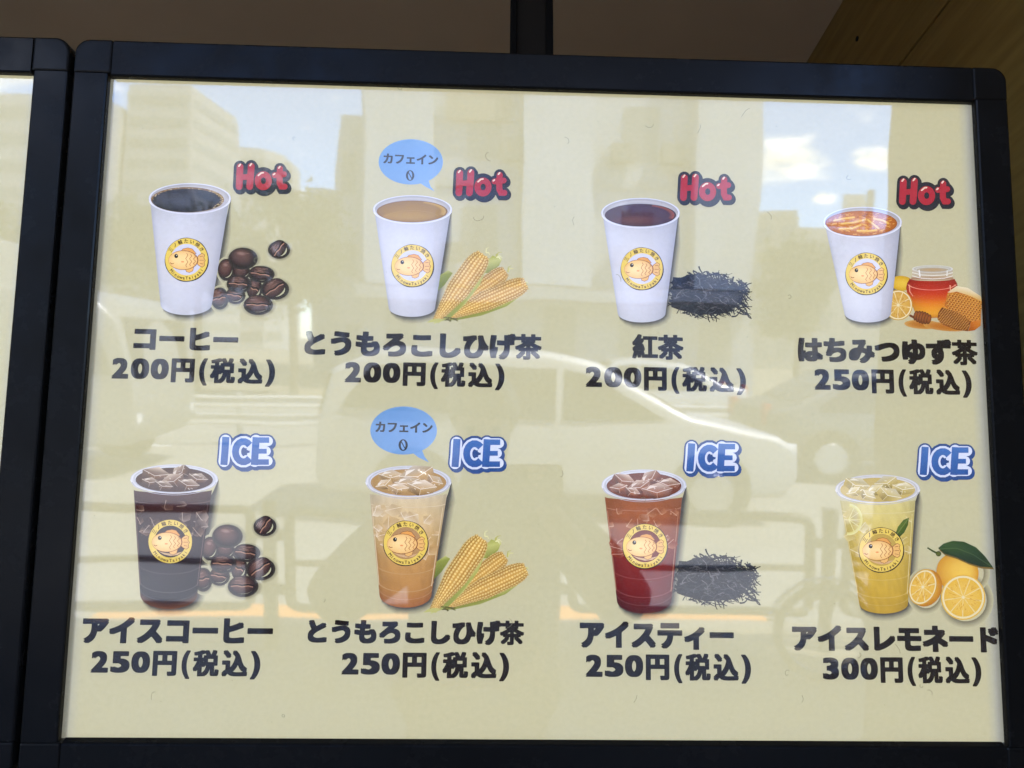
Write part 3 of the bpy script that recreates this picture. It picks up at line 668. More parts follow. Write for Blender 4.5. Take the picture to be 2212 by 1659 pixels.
def corn(f, label):
    k = Ink(f, 2.5e-4); rnd = random.Random(4)
    def cob(x0, y0, x1, y1, w, rows, nk, tone, seed, tip=0.5):
        rr = random.Random(seed); dx, dy = x1 - x0, y1 - y0; l = math.hypot(dx, dy); ux, uy = dx / l, dy / l; nx, ny = -uy, ux
        prof = lambda t: w / 2 * min(1.0, (0.30 + 1.5 * t) if t < 0.45 else 1.0) * (1.0 if t < 0.82 else math.sqrt(max(0.02, 1 - ((t - 0.82) / 0.19) ** 2)) * (1 - tip) + tip * (1 - (t - 0.82) * 1.4))
        edge = [(x0 + ux * l * t + nx * prof(t), y0 + uy * l * t + ny * prof(t)) for t in [i / 16 for i in range(17)]]
        edge2 = [(x0 + ux * l * t - nx * prof(t), y0 + uy * l * t - ny * prof(t)) for t in [i / 16 for i in range(17)]]
        k.grid([edge, [((a[0] + b[0]) / 2, (a[1] + b[1]) / 2) for a, b in zip(edge, edge2)], edge2], [[(160, 116, 46)] * 17, [(198, 152, 72)] * 17, [(150, 108, 42)] * 17])
        k.up(); k.lock = True
        for i in range(nk):
            t = (i + 0.5) / nk; pw = prof(t)
            for j in range(rows):
                s = -1 + 2 * (j + 0.5) / rows; sx = sin(s * 1.35) / sin(1.35)
                px = x0 + ux * l * (t + (0.5 / nk if j % 2 else 0) * 0.6) + nx * pw * sx; py = y0 + uy * l * (t + (0.5 / nk if j % 2 else 0) * 0.6) + ny * pw * sx
                sh = 1 - 0.24 * abs(sx) ** 2; v = rr.uniform(0.9, 1.06)
                c = tuple(cc * sh * v for cc in tone); hl = lerp(c, (250, 228, 170), 0.55)
                a = l / nk * 0.50; b = pw * 2 / rows * 0.47 * max(0.45, math.sqrt(max(0, 1 - sx * sx * 0.75)))
                ang = math.atan2(uy, ux)
                k.blob(px, py, a, b, ang, hl, c, hx=0.0, hy=-0.2, n=8, rings=(0.0, 0.6, 1.0))
        k.lock = False; k.up()
    green = (142, 148, 66); lg = (188, 188, 112)
    # leaves of the husk behind
    k.poly([(938, 622), (948, 596), (968, 584), (978, 590), (960, 616), (940, 634)], [(96, 112, 40), green, lg, green, (120, 130, 52), (88, 100, 36)])
    k.poly([(1048, 590), (1050, 566), (1064, 552), (1084, 560), (1078, 574), (1058, 590)], [green, lg, (160, 166, 80), lg, green, (120, 128, 50)])
    for i in range(16):
        x, y = rnd.choice([(1050, 546), (1097, 588), (1072, 556), (1132, 612)]); a = rnd.uniform(-1.6, 0.5); l = rnd.uniform(6, 17)
        k.stroke([(x, y), (x + l * 0.6 * cos(a), y + l * 0.6 * sin(a) - 1), (x + l * cos(a + 0.4), y + l * sin(a + 0.4))], 2.6, rnd.choice([(206, 202, 132), (220, 218, 164), (176, 174, 92)]), w1=0.8, cap=False)
    cob(1000, 652, 1092, 586, 38, 7, 22, (214, 174, 92), 1)
    k.poly([(952, 692), (966, 676), (1000, 672), (1052, 664), (1104, 644), (1138, 616), (1130, 636), (1094, 662), (1040, 682), (985, 692)], [(124, 128, 44), (110, 112, 40), green, lg, lg, (206, 204, 134), lg, green, (150, 154, 70), (130, 134, 50)])
    cob(972, 684, 1136, 612, 44, 8, 30, (222, 182, 98), 2)
    k.poly([(936, 700), (944, 690), (960, 682), (1000, 640), (1034, 596), (1050, 562), (1052, 580), (1036, 616), (1006, 656), (972, 688)], [(196, 196, 120), lg, green, lg, (202, 200, 122), (214, 212, 150), lg, (168, 172, 88), lg, green])
    cob(941, 694, 1044, 550, 50, 8, 28, (228, 190, 106), 3)
    k.poly([(922, 697), (932, 690), (946, 688), (958, 690), (948, 698), (938, 696)], (186, 184, 110))
    for i in range(12):
        k.stroke([(968 + rnd.uniform(-12, 14), 690 + rnd.uniform(-6, 4)), (975 + rnd.uniform(-12, 16), 692 + rnd.uniform(-4, 5))], 2, rnd.choice([(88, 84, 30), (150, 150, 70)]), cap=False)
    return k.build('printed_corn', poster, label)
corn(P, 'three corn cobs beside the hot corn tea')
corn(shifted((1044, 550), (1041, 1163), 0.995), 'three corn cobs beside the iced corn tea')

def tea_pile(f, label):
    k = Ink(f, 2.5e-4); rnd = random.Random(9)
    out = [(1440, 590), (1462, 588), (1480, 584), (1502, 586), (1530, 590), (1552, 594), (1574, 598), (1586, 612), (1602, 618), (1612, 630), (1618, 644), (1610, 656), (1600, 670), (1582, 682), (1560, 692), (1535, 692), (1510, 690), (1480, 680), (1455, 682), (1436, 670)]
    tones = [(20, 18, 20), (30, 28, 30), (42, 40, 42), (14, 13, 14), (62, 59, 60), (30, 40, 36), (88, 84, 84)]
    core = [(1527 + (x - 1527) * 0.84 + rnd.uniform(-3, 3), 637 + (y - 637) * 0.80 + rnd.uniform(-3, 3)) for x, y in out]
    k.poly(core, (22, 20, 22))
    def leaf(x, y, b, l, w, c, cu):                       # a twisted strand
        ph = rnd.uniform(0, 6.3)
        k.stroke([(x + l * (t - 0.5) * cos(b) - cu * sin(5 * t + ph) * sin(b), y + l * (t - 0.5) * sin(b) + cu * sin(5 * t + ph) * cos(b)) for t in (0, 0.2, 0.4, 0.6, 0.8, 1)], w, c, w1=w * 0.5, cap=False)
    for i in range(520):
        a = rnd.uniform(0, 2 * pi); t = math.sqrt(rnd.random()) * rnd.uniform(0.9, 1.04); x = 1527 + 88 * t * cos(a); y = 637 + 50 * t * sin(a)
        if y < 600 and x > 1560 and rnd.random() < 0.6: continue
        b = rnd.gauss(0.15, 0.55) + (0.35 if x > 1570 else 0)
        dark = t > 0.8 or rnd.random() < 0.5
        leaf(x, y, b, rnd.uniform(10, 28), rnd.uniform(1.6, 4.0), rnd.choice(tones[:4] if dark else tones), rnd.uniform(0.5, 3.0))
    for i in range(34):                                   # strands sticking out of the loose right end
        x = 1527 + 86 * rnd.uniform(0.7, 1.0); y = 637 + rnd.uniform(-28, 44); leaf(x, y, rnd.gauss(0.15, 0.45), rnd.uniform(16, 36), rnd.uniform(2.0, 4.4), rnd.choice(tones[:3]), rnd.uniform(1, 4))
    for i in range(30):                                   # pale stems
        leaf(rnd.uniform(1465, 1590), rnd.uniform(606, 678), rnd.uniform(-1.2, 1.2), rnd.uniform(9, 24), 1.3, rnd.choice([(122, 116, 112), (96, 92, 92), (84, 80, 80)]), rnd.uniform(1, 3))
    return k.build('printed_tea_leaves', poster, label)
tea_pile(P, 'heap of dry tea beside the hot tea cup')
tea_pile(shifted((1618, 640), (1637, 1254)), 'heap of dry tea beside the iced tea cup')

def lemon_face(k, cx, cy, rx, ry, rot, flesh, rind, pith=(226, 214, 170), seg=9):
    k.disc(cx, cy, rx, ry, rind, rot, 36); k.disc(cx, cy, rx * 0.945, ry * 0.945, pith, rot, 36)
    k.blob(cx, cy, rx * 0.86, ry * 0.86, rot, lerp(flesh, (240, 210, 130), 0.35), flesh, n=36)
    for i in range(seg):
        a = 2 * pi * i / seg + 0.2
        X, Y = rx * 0.85 * cos(a), ry * 0.85 * sin(a); x2, y2 = cx + X * cos(rot) - Y * sin(rot), cy + X * sin(rot) + Y * cos(rot)
        k.stroke([(cx, cy), (x2, y2)], 1.2, lerp(pith, flesh, 0.25), w1=2.6, cap=False)
    rnd = random.Random(int(cx))
    for i in range(60):
        a = rnd.uniform(0, 2 * pi); t0 = rnd.uniform(0.25, 0.65); t1 = t0 + rnd.uniform(0.08, 0.2)
        q = lambda t: (cx + rx * t * cos(a) * cos(rot) - ry * t * sin(a) * sin(rot), cy + rx * t * cos(a) * sin(rot) + ry * t * sin(a) * cos(rot))
        k.stroke([q(t0), q(t1)], 1.3, lerp(flesh, rnd.choice([(246, 214, 120), (160, 100, 20)]), 0.35), cap=False)
    k.disc(cx, cy, 3.2, 3.2, pith, n=12)

def honey_set():
    k = Ink(P, 2.5e-4); rnd = random.Random(6)
    k.blob(1948, 612, 26, 16, 0.1, (226, 188, 60), (190, 146, 30), n=24)                       # whole fruit behind
    k.blob(1993, 701, 40, 10, 0.05, (168, 100, 26), (196, 150, 80), n=24); k.blob(2040, 706, 46, 9, 0.1, (176, 104, 28), (190, 140, 70), n=24)
    # jar: glass body with amber honey, neck with clear thread
    body = [(1964, 607), (1958, 618), (1958, 632), (1966, 648), (1976, 668), (1984, 680), (2030, 684), (2052, 668), (2066, 640), (2069, 622), (2064, 607), (2050, 600), (1978, 600)]
    n = 15; rows = []; cols = []
    for q in range(9):
        y = 602 + q * 10; hw = [48, 54, 56, 54, 50, 46, 42, 38, 34][q]; cx = 2013
        rows.append([(cx - hw * cos(pi * i / n), y + 5 * sin(pi * i / n)) for i in range(n + 1)])
        base = mixc([(0, (150, 40, 26)), (0.25, (176, 44, 22)), (0.42, (190, 66, 20)), (0.6, (206, 118, 24)), (0.85, (218, 158, 40)), (1, (176, 110, 30))], q / 8)
        cols.append([tuple(c * (0.82 + 0.22 * sin(pi * i / n)) for c in base) for i in range(n + 1)])
    k.grid(rows, cols)
    k.ring(2013, 612, 54, 15, 0.93, 1.0, (226, 120, 90), (230, 170, 140), 30, 0.2, pi - 0.2)
    for x0, x1 in ((1964, 1970), (2052, 2058)): k.stroke([(x0, 616), (x0 + 1, 630), (x1 + 2, 640)], 3, (226, 150, 120), w1=1, cap=False)
    nk = [(1971, 580), (2058, 580), (2057, 596), (2060, 604), (1966, 604), (1970, 596)]
    k.poly(nk, [(196, 186, 172), (178, 172, 160), (186, 168, 140), (164, 120, 88), (160, 110, 80), (184, 170, 146)])
    k.disc(2014, 581, 44, 8, (190, 186, 176)); k.ring(2014, 581, 44, 8, 0.86, 1.0, (166, 160, 148), (220, 220, 216), 36); k.blob(2014, 583, 34, 4.5, 0, (180, 150, 110), (170, 160, 140), n=24)
    for y in (590, 597): k.stroke([(1970, y - 1), (1990, y + 4), (2014, y + 5.5), (2040, y + 4), (2058, y - 1)], 1.6, (224, 222, 214), cap=False)
    k.stroke([(1985, 583), (1987, 598)], 3, (228, 226, 222), cap=False); k.stroke([(2046, 584), (2045, 597)], 2.4, (220, 218, 210), cap=False)
    lemon_face(k, 1940, 659, 31, 33, 0.0, (196, 150, 62), (190, 146, 40))
    # dipper
    k.stroke([(1966, 682), (1982, 690)], 5, (104, 56, 22))
    for i in range(6):
        t = i / 5; k.blob(1978 + 28 * t, 682 + 8 * t, 5.2, 11 + 3 * sin(pi * t), 0.25, (150, 86, 36), (84, 42, 16), hy=-0.3, n=16)
    # two pieces of comb with hexagonal cells
    def comb(pts, c0, c1, dens, seed):
        r = random.Random(seed); k.poly(pts, [lerp(c0, c1, r.random()) for _ in pts])
        xs = [p[0] for p in pts]; ys = [p[1] for p in pts]
        def inside(x, y):
            s = False; j = len(pts) - 1
            for i in range(len(pts)):
                if (pts[i][1] > y) != (pts[j][1] > y) and x < (pts[j][0] - pts[i][0]) * (y - pts[i][1]) / (pts[j][1] - pts[i][1]) + pts[i][0]: s = not s
                j = i
            return s
        y = min(ys); row = 0
        while y < max(ys):
            x = min(xs) + (dens / 2 if row % 2 else 0)
            while x < max(xs):
                yy = y + (x - min(xs)) * 0.22
                if inside(x, yy) and inside(x + 1, yy + 2) and inside(x - 2, yy - 1):
                    k.disc(x, yy, dens * 0.43, dens * 0.36, lerp(c0, (252, 214, 120), 0.45), n=6); k.disc(x + 0.4, yy + 0.5, dens * 0.30, dens * 0.25, lerp(c1, (110, 56, 14), r.uniform(0.4, 0.85)), n=6)
                x += dens
            y += dens * 0.72; row += 1
    k.poly([(2046, 632), (2066, 618), (2090, 622), (2118, 640), (2120, 652), (2096, 640), (2070, 634)], [(214, 190, 140), (226, 214, 180), (228, 216, 186), (216, 190, 140), (206, 160, 80), (214, 176, 100), (210, 180, 120)])
    comb([(2046, 634), (2066, 630), (2096, 640), (2120, 652), (2118, 690), (2112, 706), (2070, 690), (2040, 660)], (200, 132, 40), (158, 86, 20), 6.5, 1)
    comb([(2026, 676), (2034, 664), (2060, 672), (2084, 684), (2096, 696), (2090, 716), (2062, 712), (2036, 702), (2024, 690)], (158, 92, 28), (100, 50, 14), 5.0, 2)
    k.poly([(2090, 716), (2096, 696), (2118, 690), (2117, 704), (2104, 714)], [(150, 76, 18), (190, 104, 26), (204, 130, 40), (196, 116, 30), (168, 88, 20)])
    return k.build('printed_honey_jar', poster, 'honey jar with comb, dipper and lemon slice')
honey_set()

def lemon_set():
    k = Ink(P, 2.5e-4)
    k.ring(2086, 1297, 50, 50, 0.9, 1.2, (110, 104, 86), PAPER, 30); k.ring(2000, 1276, 36, 42, 0.9, 1.2, (116, 110, 88), PAPER, 30)
    k.ring(2078, 1238, 52, 44, 0.9, 1.16, (128, 120, 92), PAPER, 30)
    k.blob(2068, 1236, 46, 42, 0.3, (234, 196, 84), (198, 138, 36), hx=0.35, hy=-0.2, n=32)
    leaf = [(2026, 1184), (2038, 1174), (2058, 1168), (2082, 1170), (2108, 1182), (2128, 1202), (2145, 1226), (2118, 1224), (2092, 1216), (2066, 1204), (2040, 1196)]
    k.poly([(x + 2, y + 4) for x, y in leaf], (120, 96, 40))
    k.poly(leaf, [(40, 62, 30), (58, 84, 40), (50, 76, 36), (44, 68, 32), (52, 78, 36), (36, 58, 28), (44, 64, 30), (28, 46, 22), (32, 52, 24), (34, 54, 26), (30, 50, 24)])
    k.stroke([(2030, 1186), (2066, 1184), (2102, 1198), (2140, 1223)], 1.4, (84, 104, 58), w1=0.8, cap=False)
    k.stroke([(2003, 1183), (2014, 1190), (2026, 1196)], 3, (60, 74, 38), w1=4.5, cap=False); k.blob(2027, 1196, 6, 6, 0, (90, 96, 40), (56, 64, 28), n=12)
    k.blob(2000, 1270, 34, 41, 0.35, (212, 158, 50), (176, 112, 26), hx=0.4, n=30)
    lemon_face(k, 1993, 1268, 29, 40, 0.38, (216, 172, 66), (200, 152, 48))
    lemon_face(k, 2080, 1290, 48, 49, 0.0, (218, 176, 66), (216, 174, 66))
    return k.build('printed_lemons', poster, 'cut lemons with a dark green leaf')
lemon_set()

# ---- Hot / ICE lettering, bubbles ----------------------------------
def hot_badge(cx, cy, label):
    k = Ink(P, 0.0016); o = (cx - 1041.5, cy - 399.0)
    T = lambda pts: [(737.3 + x / 3 + o[0], y / 3 + o[1]) for x, y in pts]
    ov = lambda ex, ey, n=20: [(918 + ex * cos(2 * pi * i / n), 1216 + ey * sin(2 * pi * i / n)) for i in range(n + 1)]
    S1 = [(768, 1126), (765, 1190), (762, 1254)]; S2 = [(840, 1122), (836, 1190), (830, 1254)]; BR = [(768, 1194), (834, 1190)]
    TS = [(1026, 1138), (1023, 1190), (1024, 1232), (1036, 1254), (1056, 1254)]; TB = [(992, 1180), (1052, 1174)]
    blk, red, hi = (38, 36, 42), (172, 40, 52), (234, 214, 190)
    for d in ((8, 12), (4, 6), (0, 0)):
        M = lambda pts: [(x + d[0], y + d[1]) for x, y in T([(a, b) for a, b in pts])] if False else [(x + d[0] / 3, y + d[1] / 3) for x, y in T(pts)]
        for s in (S1, S2): k.stroke(M(s), 27, blk)
        k.stroke(M(BR), 24, blk); k.disc(*M([(918, 1216)])[0], 27.5, 29.5, blk, n=30); k.stroke(M(TS), 25, blk); k.stroke(M(TB), 25, blk)
    for s in (S1, S2): k.stroke(T(s), 14.5, red)
    k.stroke(T(BR), 12, red); k.disc(*T([(918, 1216)])[0], 18.5, 20.5, red, n=30); k.disc(*T([(919, 1216)])[0], 5.6, 7.2, blk, n=18)
    k.stroke(T(TS), 13, red); k.stroke(T(TB), 12.5, red)
    for a in ([(760, 1122), (770, 1110)], [(832, 1118), (842, 1106)], [(886, 1182), (905, 1166), (918, 1164)], [(1018, 1134), (1026, 1124)], [(984, 1176), (992, 1170)]): k.stroke(T(a), 3.2, hi)
    return k.build('hot_badge', poster, label)
for c, l in (((568, 385.5), 'red Hot lettering over the hot coffee'), ((1041.5, 399), 'red Hot lettering over the corn tea'), ((1525.5, 409), 'red Hot lettering over the black tea'), ((1997.5, 417.5), 'red Hot lettering over the yuzu tea')): hot_badge(*c, l)

def ice_badge(cx, cy, label):
    k = Ink(P, 0.0016); o = (cx - 1030, cy - 981.5)
    T = lambda pts, d=(0, 0): [(737.3 + x / 3 + o[0] + d[0], 553 + y / 3 + o[1] + d[1]) for x, y in pts]
    I = [(748, 1208), (744, 1280), (738, 1345)]
    C = [(864 + 52 * cos(radians(a)), 1282 + 66 * sin(radians(a))) for a in range(-40, -321, -20)]
    E0 = [(944, 1208), (940, 1280), (936, 1345)]; EB = [[(944, 1214), (1022, 1214)], [(940, 1278), (1008, 1278)], [(936, 1342), (1020, 1342)]]
    dk, wh = (44, 74, 130), (214, 218, 236)
    for d in ((3.0, 4.5), (1.5, 2.2), (0, 0)):
        k.stroke(T(I, d), 31, dk); k.stroke(T(C, d), 34, dk); k.stroke(T(E0, d), 31, dk)
        for b in EB: k.stroke(T(b, d), 29, dk)
    k.stroke(T(I), 24, wh); k.stroke(T(C), 24, wh); k.stroke(T(E0), 24, wh)
    for b in EB: k.stroke(T(b), 21.5, wh)
    top, bot = (70, 112, 176), (44, 84, 150)
    def gs(pts, w):                                        # square-ended letter stroke, slightly lighter at the top
        p = T(pts); n = len(p); Lf, Rt = [], []
        for i, (x, y) in enumerate(p):
            a = p[max(i - 1, 0)]; b = p[min(i + 1, n - 1)]; dx, dy = b[0] - a[0], b[1] - a[1]; l = math.hypot(dx, dy) or 1
            Lf.append((x - dy / l * w / 2, y + dx / l * w / 2)); Rt.append((x + dy / l * w / 2, y - dx / l * w / 2))
        y0, y1 = cy - 30, cy + 30; cc = lambda q: lerp(top, bot, max(0, min(1, (q[1] - y0) / (y1 - y0))))
        k.grid([Lf, Rt], [[cc(q) for q in Lf], [cc(q) for q in Rt]])
    gs([(750, 1186), (744, 1280), (737, 1368)], 15.5); gs(C, 15); gs([(946, 1188), (940, 1280), (934, 1368)], 15.5)
    gs([(940, 1207), (1030, 1207)], 12); gs([(936, 1279), (1014, 1279)], 10.5); gs([(934, 1349), (1028, 1349)], 12)
    k.poly(T([(862, 1262), (884, 1258), (888, 1304), (860, 1306)]), dk)
    return k.build('ice_badge', poster, label)
for c, l in (((532, 977), 'blue ICE lettering over the iced coffee'), ((1030, 981.5), 'blue ICE lettering over the iced corn tea'), ((1536, 991), 'blue ICE lettering over the iced tea'), ((2039, 998.5), 'blue ICE lettering over the lemonade')): ice_badge(*c, l)

def bubble(x0, x1, y0, y1, tail, txt, zero, label):
    k = Ink(P, 0.0004); cx, cy, rx, ry = (x0 + x1) / 2, (y0 + y1) / 2, (x1 - x0) / 2, (y1 - y0) / 2
    ca, cb = (104, 146, 196), (128, 164, 212)
    k.poly(tail, [cb] * len(tail))
    n = 40; rows, cols = [], []
    for q in range(9):
        y = -1 + 2 * q / 8; h = math.sqrt(max(0.0, 1 - y * y)) + 1e-4
        rows.append([(cx + rx * h * (-1 + 2 * i / 8), cy + ry * y) for i in range(9)])
        cols.append([lerp(ca, cb, min(1, max(0, 0.35 + 0.35 * (-1 + 2 * i / 8) + 0.25 * y))) for i in range(9)])
    k.poly([(cx + rx * cos(2 * pi * i / 48), cy + ry * sin(2 * pi * i / 48)) for i in range(48)], [lerp(ca, cb, 0.5 + 0.5 * cos(2 * pi * i / 48)) for i in range(48)])
    k.grid(rows, cols)
    s = 'カフェイン'; a, b = P(txt[0], txt[2]), P(txt[1], txt[3]); fn = fit(s, a[0], b[0], P(txt[0], txt[3])[1], P(txt[0], txt[2])[1], 0.03, 0.02)
    put_glyph(k, s, fn, (30, 30, 34), 0.048, 0.030, n=10)
    zx0, zx1, zy0, zy1 = zero; zc, zy = (zx0 + zx1) / 2, (zy0 + zy1) / 2; rx_, ry_ = (zx1 - zx0) / 2, (zy1 - zy0) / 2
    k.ring(zc, zy, rx_, ry_, 0.0, 1.0, (32, 34, 38), (32, 34, 38), 30); k.disc(zc, zy, rx_ * 0.5, ry_ * 0.84, lerp(ca, cb, 0.5), n=24)
    k.stroke([(zc - rx_ * 0.42, zy - ry_ * 0.6), (zc + rx_ * 0.42, zy + ry_ * 0.6)], 2.0, (32, 34, 38), cap=False)
    return k.build('speech_bubble', poster, label)
bubble(818, 957, 301, 399, [(902, 392), (920, 404), (939, 414), (930, 403), (925, 388)], (829, 946, 332, 353), (877, 895, 368, 391), 'blue caffeine-free bubble over the hot corn tea')
bubble(800, 944, 878, 982, [(886, 974), (904, 988), (927, 999), (917, 986), (911, 970)], (812, 934, 911, 933), (861, 881, 949, 974), 'blue caffeine-free bubble over the iced corn tea')

# ---- drink names and prices -----------------------------------------
INK = (30, 22, 16)
def name_text(s, x0, x1, first_x, yt, yb, label, bold=(0.070, 0.058)):
    k = Ink(None, 0.0002); a, b = P(x0, (yt + yb) / 2)[0], P(x1, (yt + yb) / 2)[0]
    g = gbox(s); bx, by = bold; sc = (b - a) / (g[1] - g[0] + 2 * bx)
    f0 = {'コ': 'コ'}.get(s[0], None)
    v0 = P(first_x, yt)[1]; v1 = P(first_x, yb)[1]
    # the first letter fixes the height of the line
    V = [p for p in GLYPH[s][0] if p[0] < g[0] + 0.97]; lo, hi = min(p[1] for p in V) - by, max(p[1] for p in V) + by
    sy = (v0 - v1) / (hi - lo); sy = 0.5 * sy + 0.5 * sc
    mid = (v0 + v1) / 2; ym = (lo + hi) / 2
    put_glyph(k, s, lambda x, y: (a + (x - g[0] + bx) * sc, mid + (y - ym) * sy), INK, bx, by, n=14, thin=((-1, 9) if s == '紅茶' else (g[1] - 0.97, 99)) if s[-1] == '茶' else None)
    return k.build('drink_name', poster, label)
def price_text(num, x0, x1, fx, yt, yb, label):
    k = Ink(None, 0.0002); a, b = P(x0, (yt + yb) / 2)[0], P(x1, (yt + yb) / 2)[0]; w = b - a
    v1 = P(fx, yb)[1]; h = P(fx, yt)[1] - v1
    parts = [(num[i], u0, u1, 0.0, 1.0, 0.060, 0.046) for i, (u0, u1) in enumerate(((0.0, 0.102), (0.115, 0.228), (0.236, 0.347)))]
    parts += [('円', 0.362, 0.505, -0.13, 1.03, 0.066, 0.046), ('(', 0.533, 0.584, -0.26, 1.06, 0.055, 0.02), ('税', 0.600, 0.755, -0.14, 1.09, 0.054, 0.036),
              ('込', 0.771, 0.925, -0.14, 1.09, 0.060, 0.044), (')', 0.940, 1.0, -0.26, 1.06, 0.055, 0.02)]
    for s, u0, u1, lo, hi, bx, by in parts:
        put_glyph(k, s, fit(s, a + w * u0, a + w * u1, v1 + h * lo, v1 + h * hi, bx, by), INK, bx, by, n=14)
    return k.build('price', poster, label)
name_text('コーヒー', 289, 515, 312, 711, 755, 'name under the hot coffee')
price_text('200', 242, 595, 255, 773, 818, 'price of the hot coffee')
name_text('とうもろこしひげ茶', 658, 1172, 680, 715, 766, 'name under the hot corn tea')
price_text('200', 745, 1090, 760, 782, 826, 'price of the hot corn tea')
name_text('紅茶', 1364, 1478, 1390, 721, 776, 'name under the hot black tea')
price_text('200', 1265, 1611, 1280, 792, 836, 'price of the hot black tea')
name_text('はちみつゆず茶', 1723, 2113, 1745, 730, 781, 'name under the yuzu tea')
price_text('250', 1759, 2098, 1775, 797, 842, 'price of the yuzu tea')
name_text('アイスコーヒー', 178, 590, 205, 1335, 1390, 'name under the iced coffee')
price_text('250', 197, 563, 212, 1406, 1453, 'price of the iced coffee')
name_text('とうもろこしひげ茶', 665, 1134, 685, 1339, 1388, 'name under the iced corn tea')
price_text('250', 738, 1100, 755, 1410, 1457, 'price of the iced corn tea')
name_text('アイスティー', 1252, 1585, 1278, 1343, 1401, 'name under the iced tea')
price_text('250', 1265, 1622, 1280, 1414, 1462, 'price of the iced tea')
name_text('アイスレモネード', 1711, 2157, 1735, 1353, 1406, 'name under the lemonade')
price_text('300', 1777, 2119, 1790, 1420, 1468, 'price of the lemonade')

# ---- lint and hairs caught between the sheet and the acrylic ---------
k = Ink(P, 0.0024); rnd = random.Random(21)
spots = [(1410, 270), (1505, 290), (1225, 313), (1045, 468), (1240, 470), (1930, 1390), (612, 1545), (1375, 1500), (1850, 1420), (1100, 1335), (2010, 1500), (1700, 1455), (560, 560), (1600, 255), (860, 190), (1655, 460), (700, 1300), (330, 1510), (1830, 380), (1060, 350), (1210, 1030), (1390, 1085), (1730, 1500), (1990, 1480), (640, 300), (1340, 610), (1700, 640)]
for x, y in spots:
    a = rnd.uniform(0, 2 * pi); pts = [(x, y)]; cu = rnd.uniform(-0.7, 0.7); st = rnd.uniform(1.6, 3.6)
    for i in range(rnd.randint(5, 11)):
        a += cu + rnd.uniform(-0.35, 0.35); pts.append((pts[-1][0] + st * cos(a), pts[-1][1] + st * sin(a)))
    k.stroke(pts, 0.85, (122, 119, 96), cap=False)
for i in range(60):
    x, y = rnd.uniform(200, 2080), rnd.uniform(230, 1560); k.disc(x, y, rnd.uniform(0.5, 1.1), rnd.uniform(0.5, 1.0), (128, 124, 98), n=6)
o = k.build('lint', board); o['kind'] = 'stuff'

# the neighbouring board: the same frame, its print a plain sheet where it shows
b2 = empty('menu_board', mw=SIGN @ Matrix.Translation((-0.8605, 0.0005, 0.0)))
tag(b2, 'second black framed light panel cut off at the left edge of the photo', 'menu board', 'framed light panels hung side by side over the counter')
for ch in list(board.children):
    if ch.name.startswith(('frame_rail', 'corner_cap', 'backing', 'cover_pane', 'poster')):
        c = ch.copy(); COL.objects.link(c); c.parent = b2

# ================================================================== the street the acrylic mirrors
M_asph = mat('worn_asphalt', (0.225, 0.22, 0.205), 0.9, noise=(1.2, 0.12), bump=(40, 0.3))
M_pave = mat('pavement_blocks', (0.20, 0.175, 0.125), 0.9, noise=(3, 0.12))
M_kerb = mat('kerb_concrete', (0.195, 0.18, 0.15), 0.85, noise=(5, 0.1))
bm = bmesh.new(); box(bm, -150, 150, -3.62, 6.0, -0.35, 0.0); tag(obj('pavement', bm, M_pave), kind='structure')
bm = bmesh.new(); box(bm, -150, 150, -3.78, -3.623, -0.35, 0.005); tag(obj('kerb', bm, M_kerb, bevel=0.015), kind='structure')
bm = bmesh.new(); box(bm, -150, 150, -19.0, -3.783, -0.40, -0.13); tag(obj('road', bm, M_asph), kind='structure')
bm = bmesh.new(); box(bm, -150, 150, -19.2, -19.003, -0.35, 0.005); tag(obj('kerb', bm, M_kerb), kind='structure')
bm = bmesh.new(); box(bm, -400, 400, -600, -19.203, -0.40, 0.0); tag(obj('ground', bm, M_pave), kind='structure')
M_white = mat('road_paint_white', (0.72, 0.72, 0.70), 0.8); M_orange = mat('road_paint_orange', (0.75, 0.30, 0.05), 0.7)
bm = bmesh.new(); box(bm, -2.45, 1.75, -4.36, -4.04, -0.128, -0.124); tag(obj('road_line', bm, M_orange), kind='structure')
bm = bmesh.new()
for x in range(-60, 60, 10): box(bm, x, x + 5, -11.9, -11.75, -0.128, -0.124)
tag(obj('road_line', bm, M_white), kind='structure')

# ---- pedestrian fence, one section per frame ------------------------
M_rail = mat('grey_brown_fence_paint', (0.022, 0.020, 0.016), 0.5)
def fence_section(L):
    root = empty('street_fence')
    b = bmesh.new(); r = 0.05
    pts = []
    for cx, cz, a0 in ((L - 0.10 - r, 0.80 - r, 90), (L - 0.10 - r, 0.24 + r, 0), (0.10 + r, 0.24 + r, -90), (0.10 + r, 0.80 - r, -180)):
        pts += [(cx + r * cos(radians(a0 - 22.5 * i)), 0, cz + r * sin(radians(a0 - 22.5 * i))) for i in range(5)]
    tube(b, pts, 0.027, 10, closed=True); obj('hoop', b, M_rail, root, smooth=True)
    b = bmesh.new(); tube(b, [(0.10, 0, 0.50), (L - 0.10, 0, 0.50)], 0.020, 8); obj('middle_rail', b, M_rail, root, smooth=True)
    for z in (0.35, 0.66): b = bmesh.new(); box(b, -0.12, 0.12, -0.012, 0.012, z - 0.03, z + 0.03); obj('bracket', b, M_rail, root)
    for x in (0.0,):
        b = bmesh.new(); cyl(b, (x, 0, 0.43), 0.036, 0.86, seg=12); obj('post', b, M_rail, root, smooth=False)
    return root
FL = 1.45
f0 = fence_section(FL)
flabels = ['first fence section left of the photographer', 'fence section behind the photographer', 'fence section right of the photographer', 'fence section beside the bicycle', 'second fence section left of the photographer', 'third fence section left of the photographer', 'fence section beyond the bicycle']
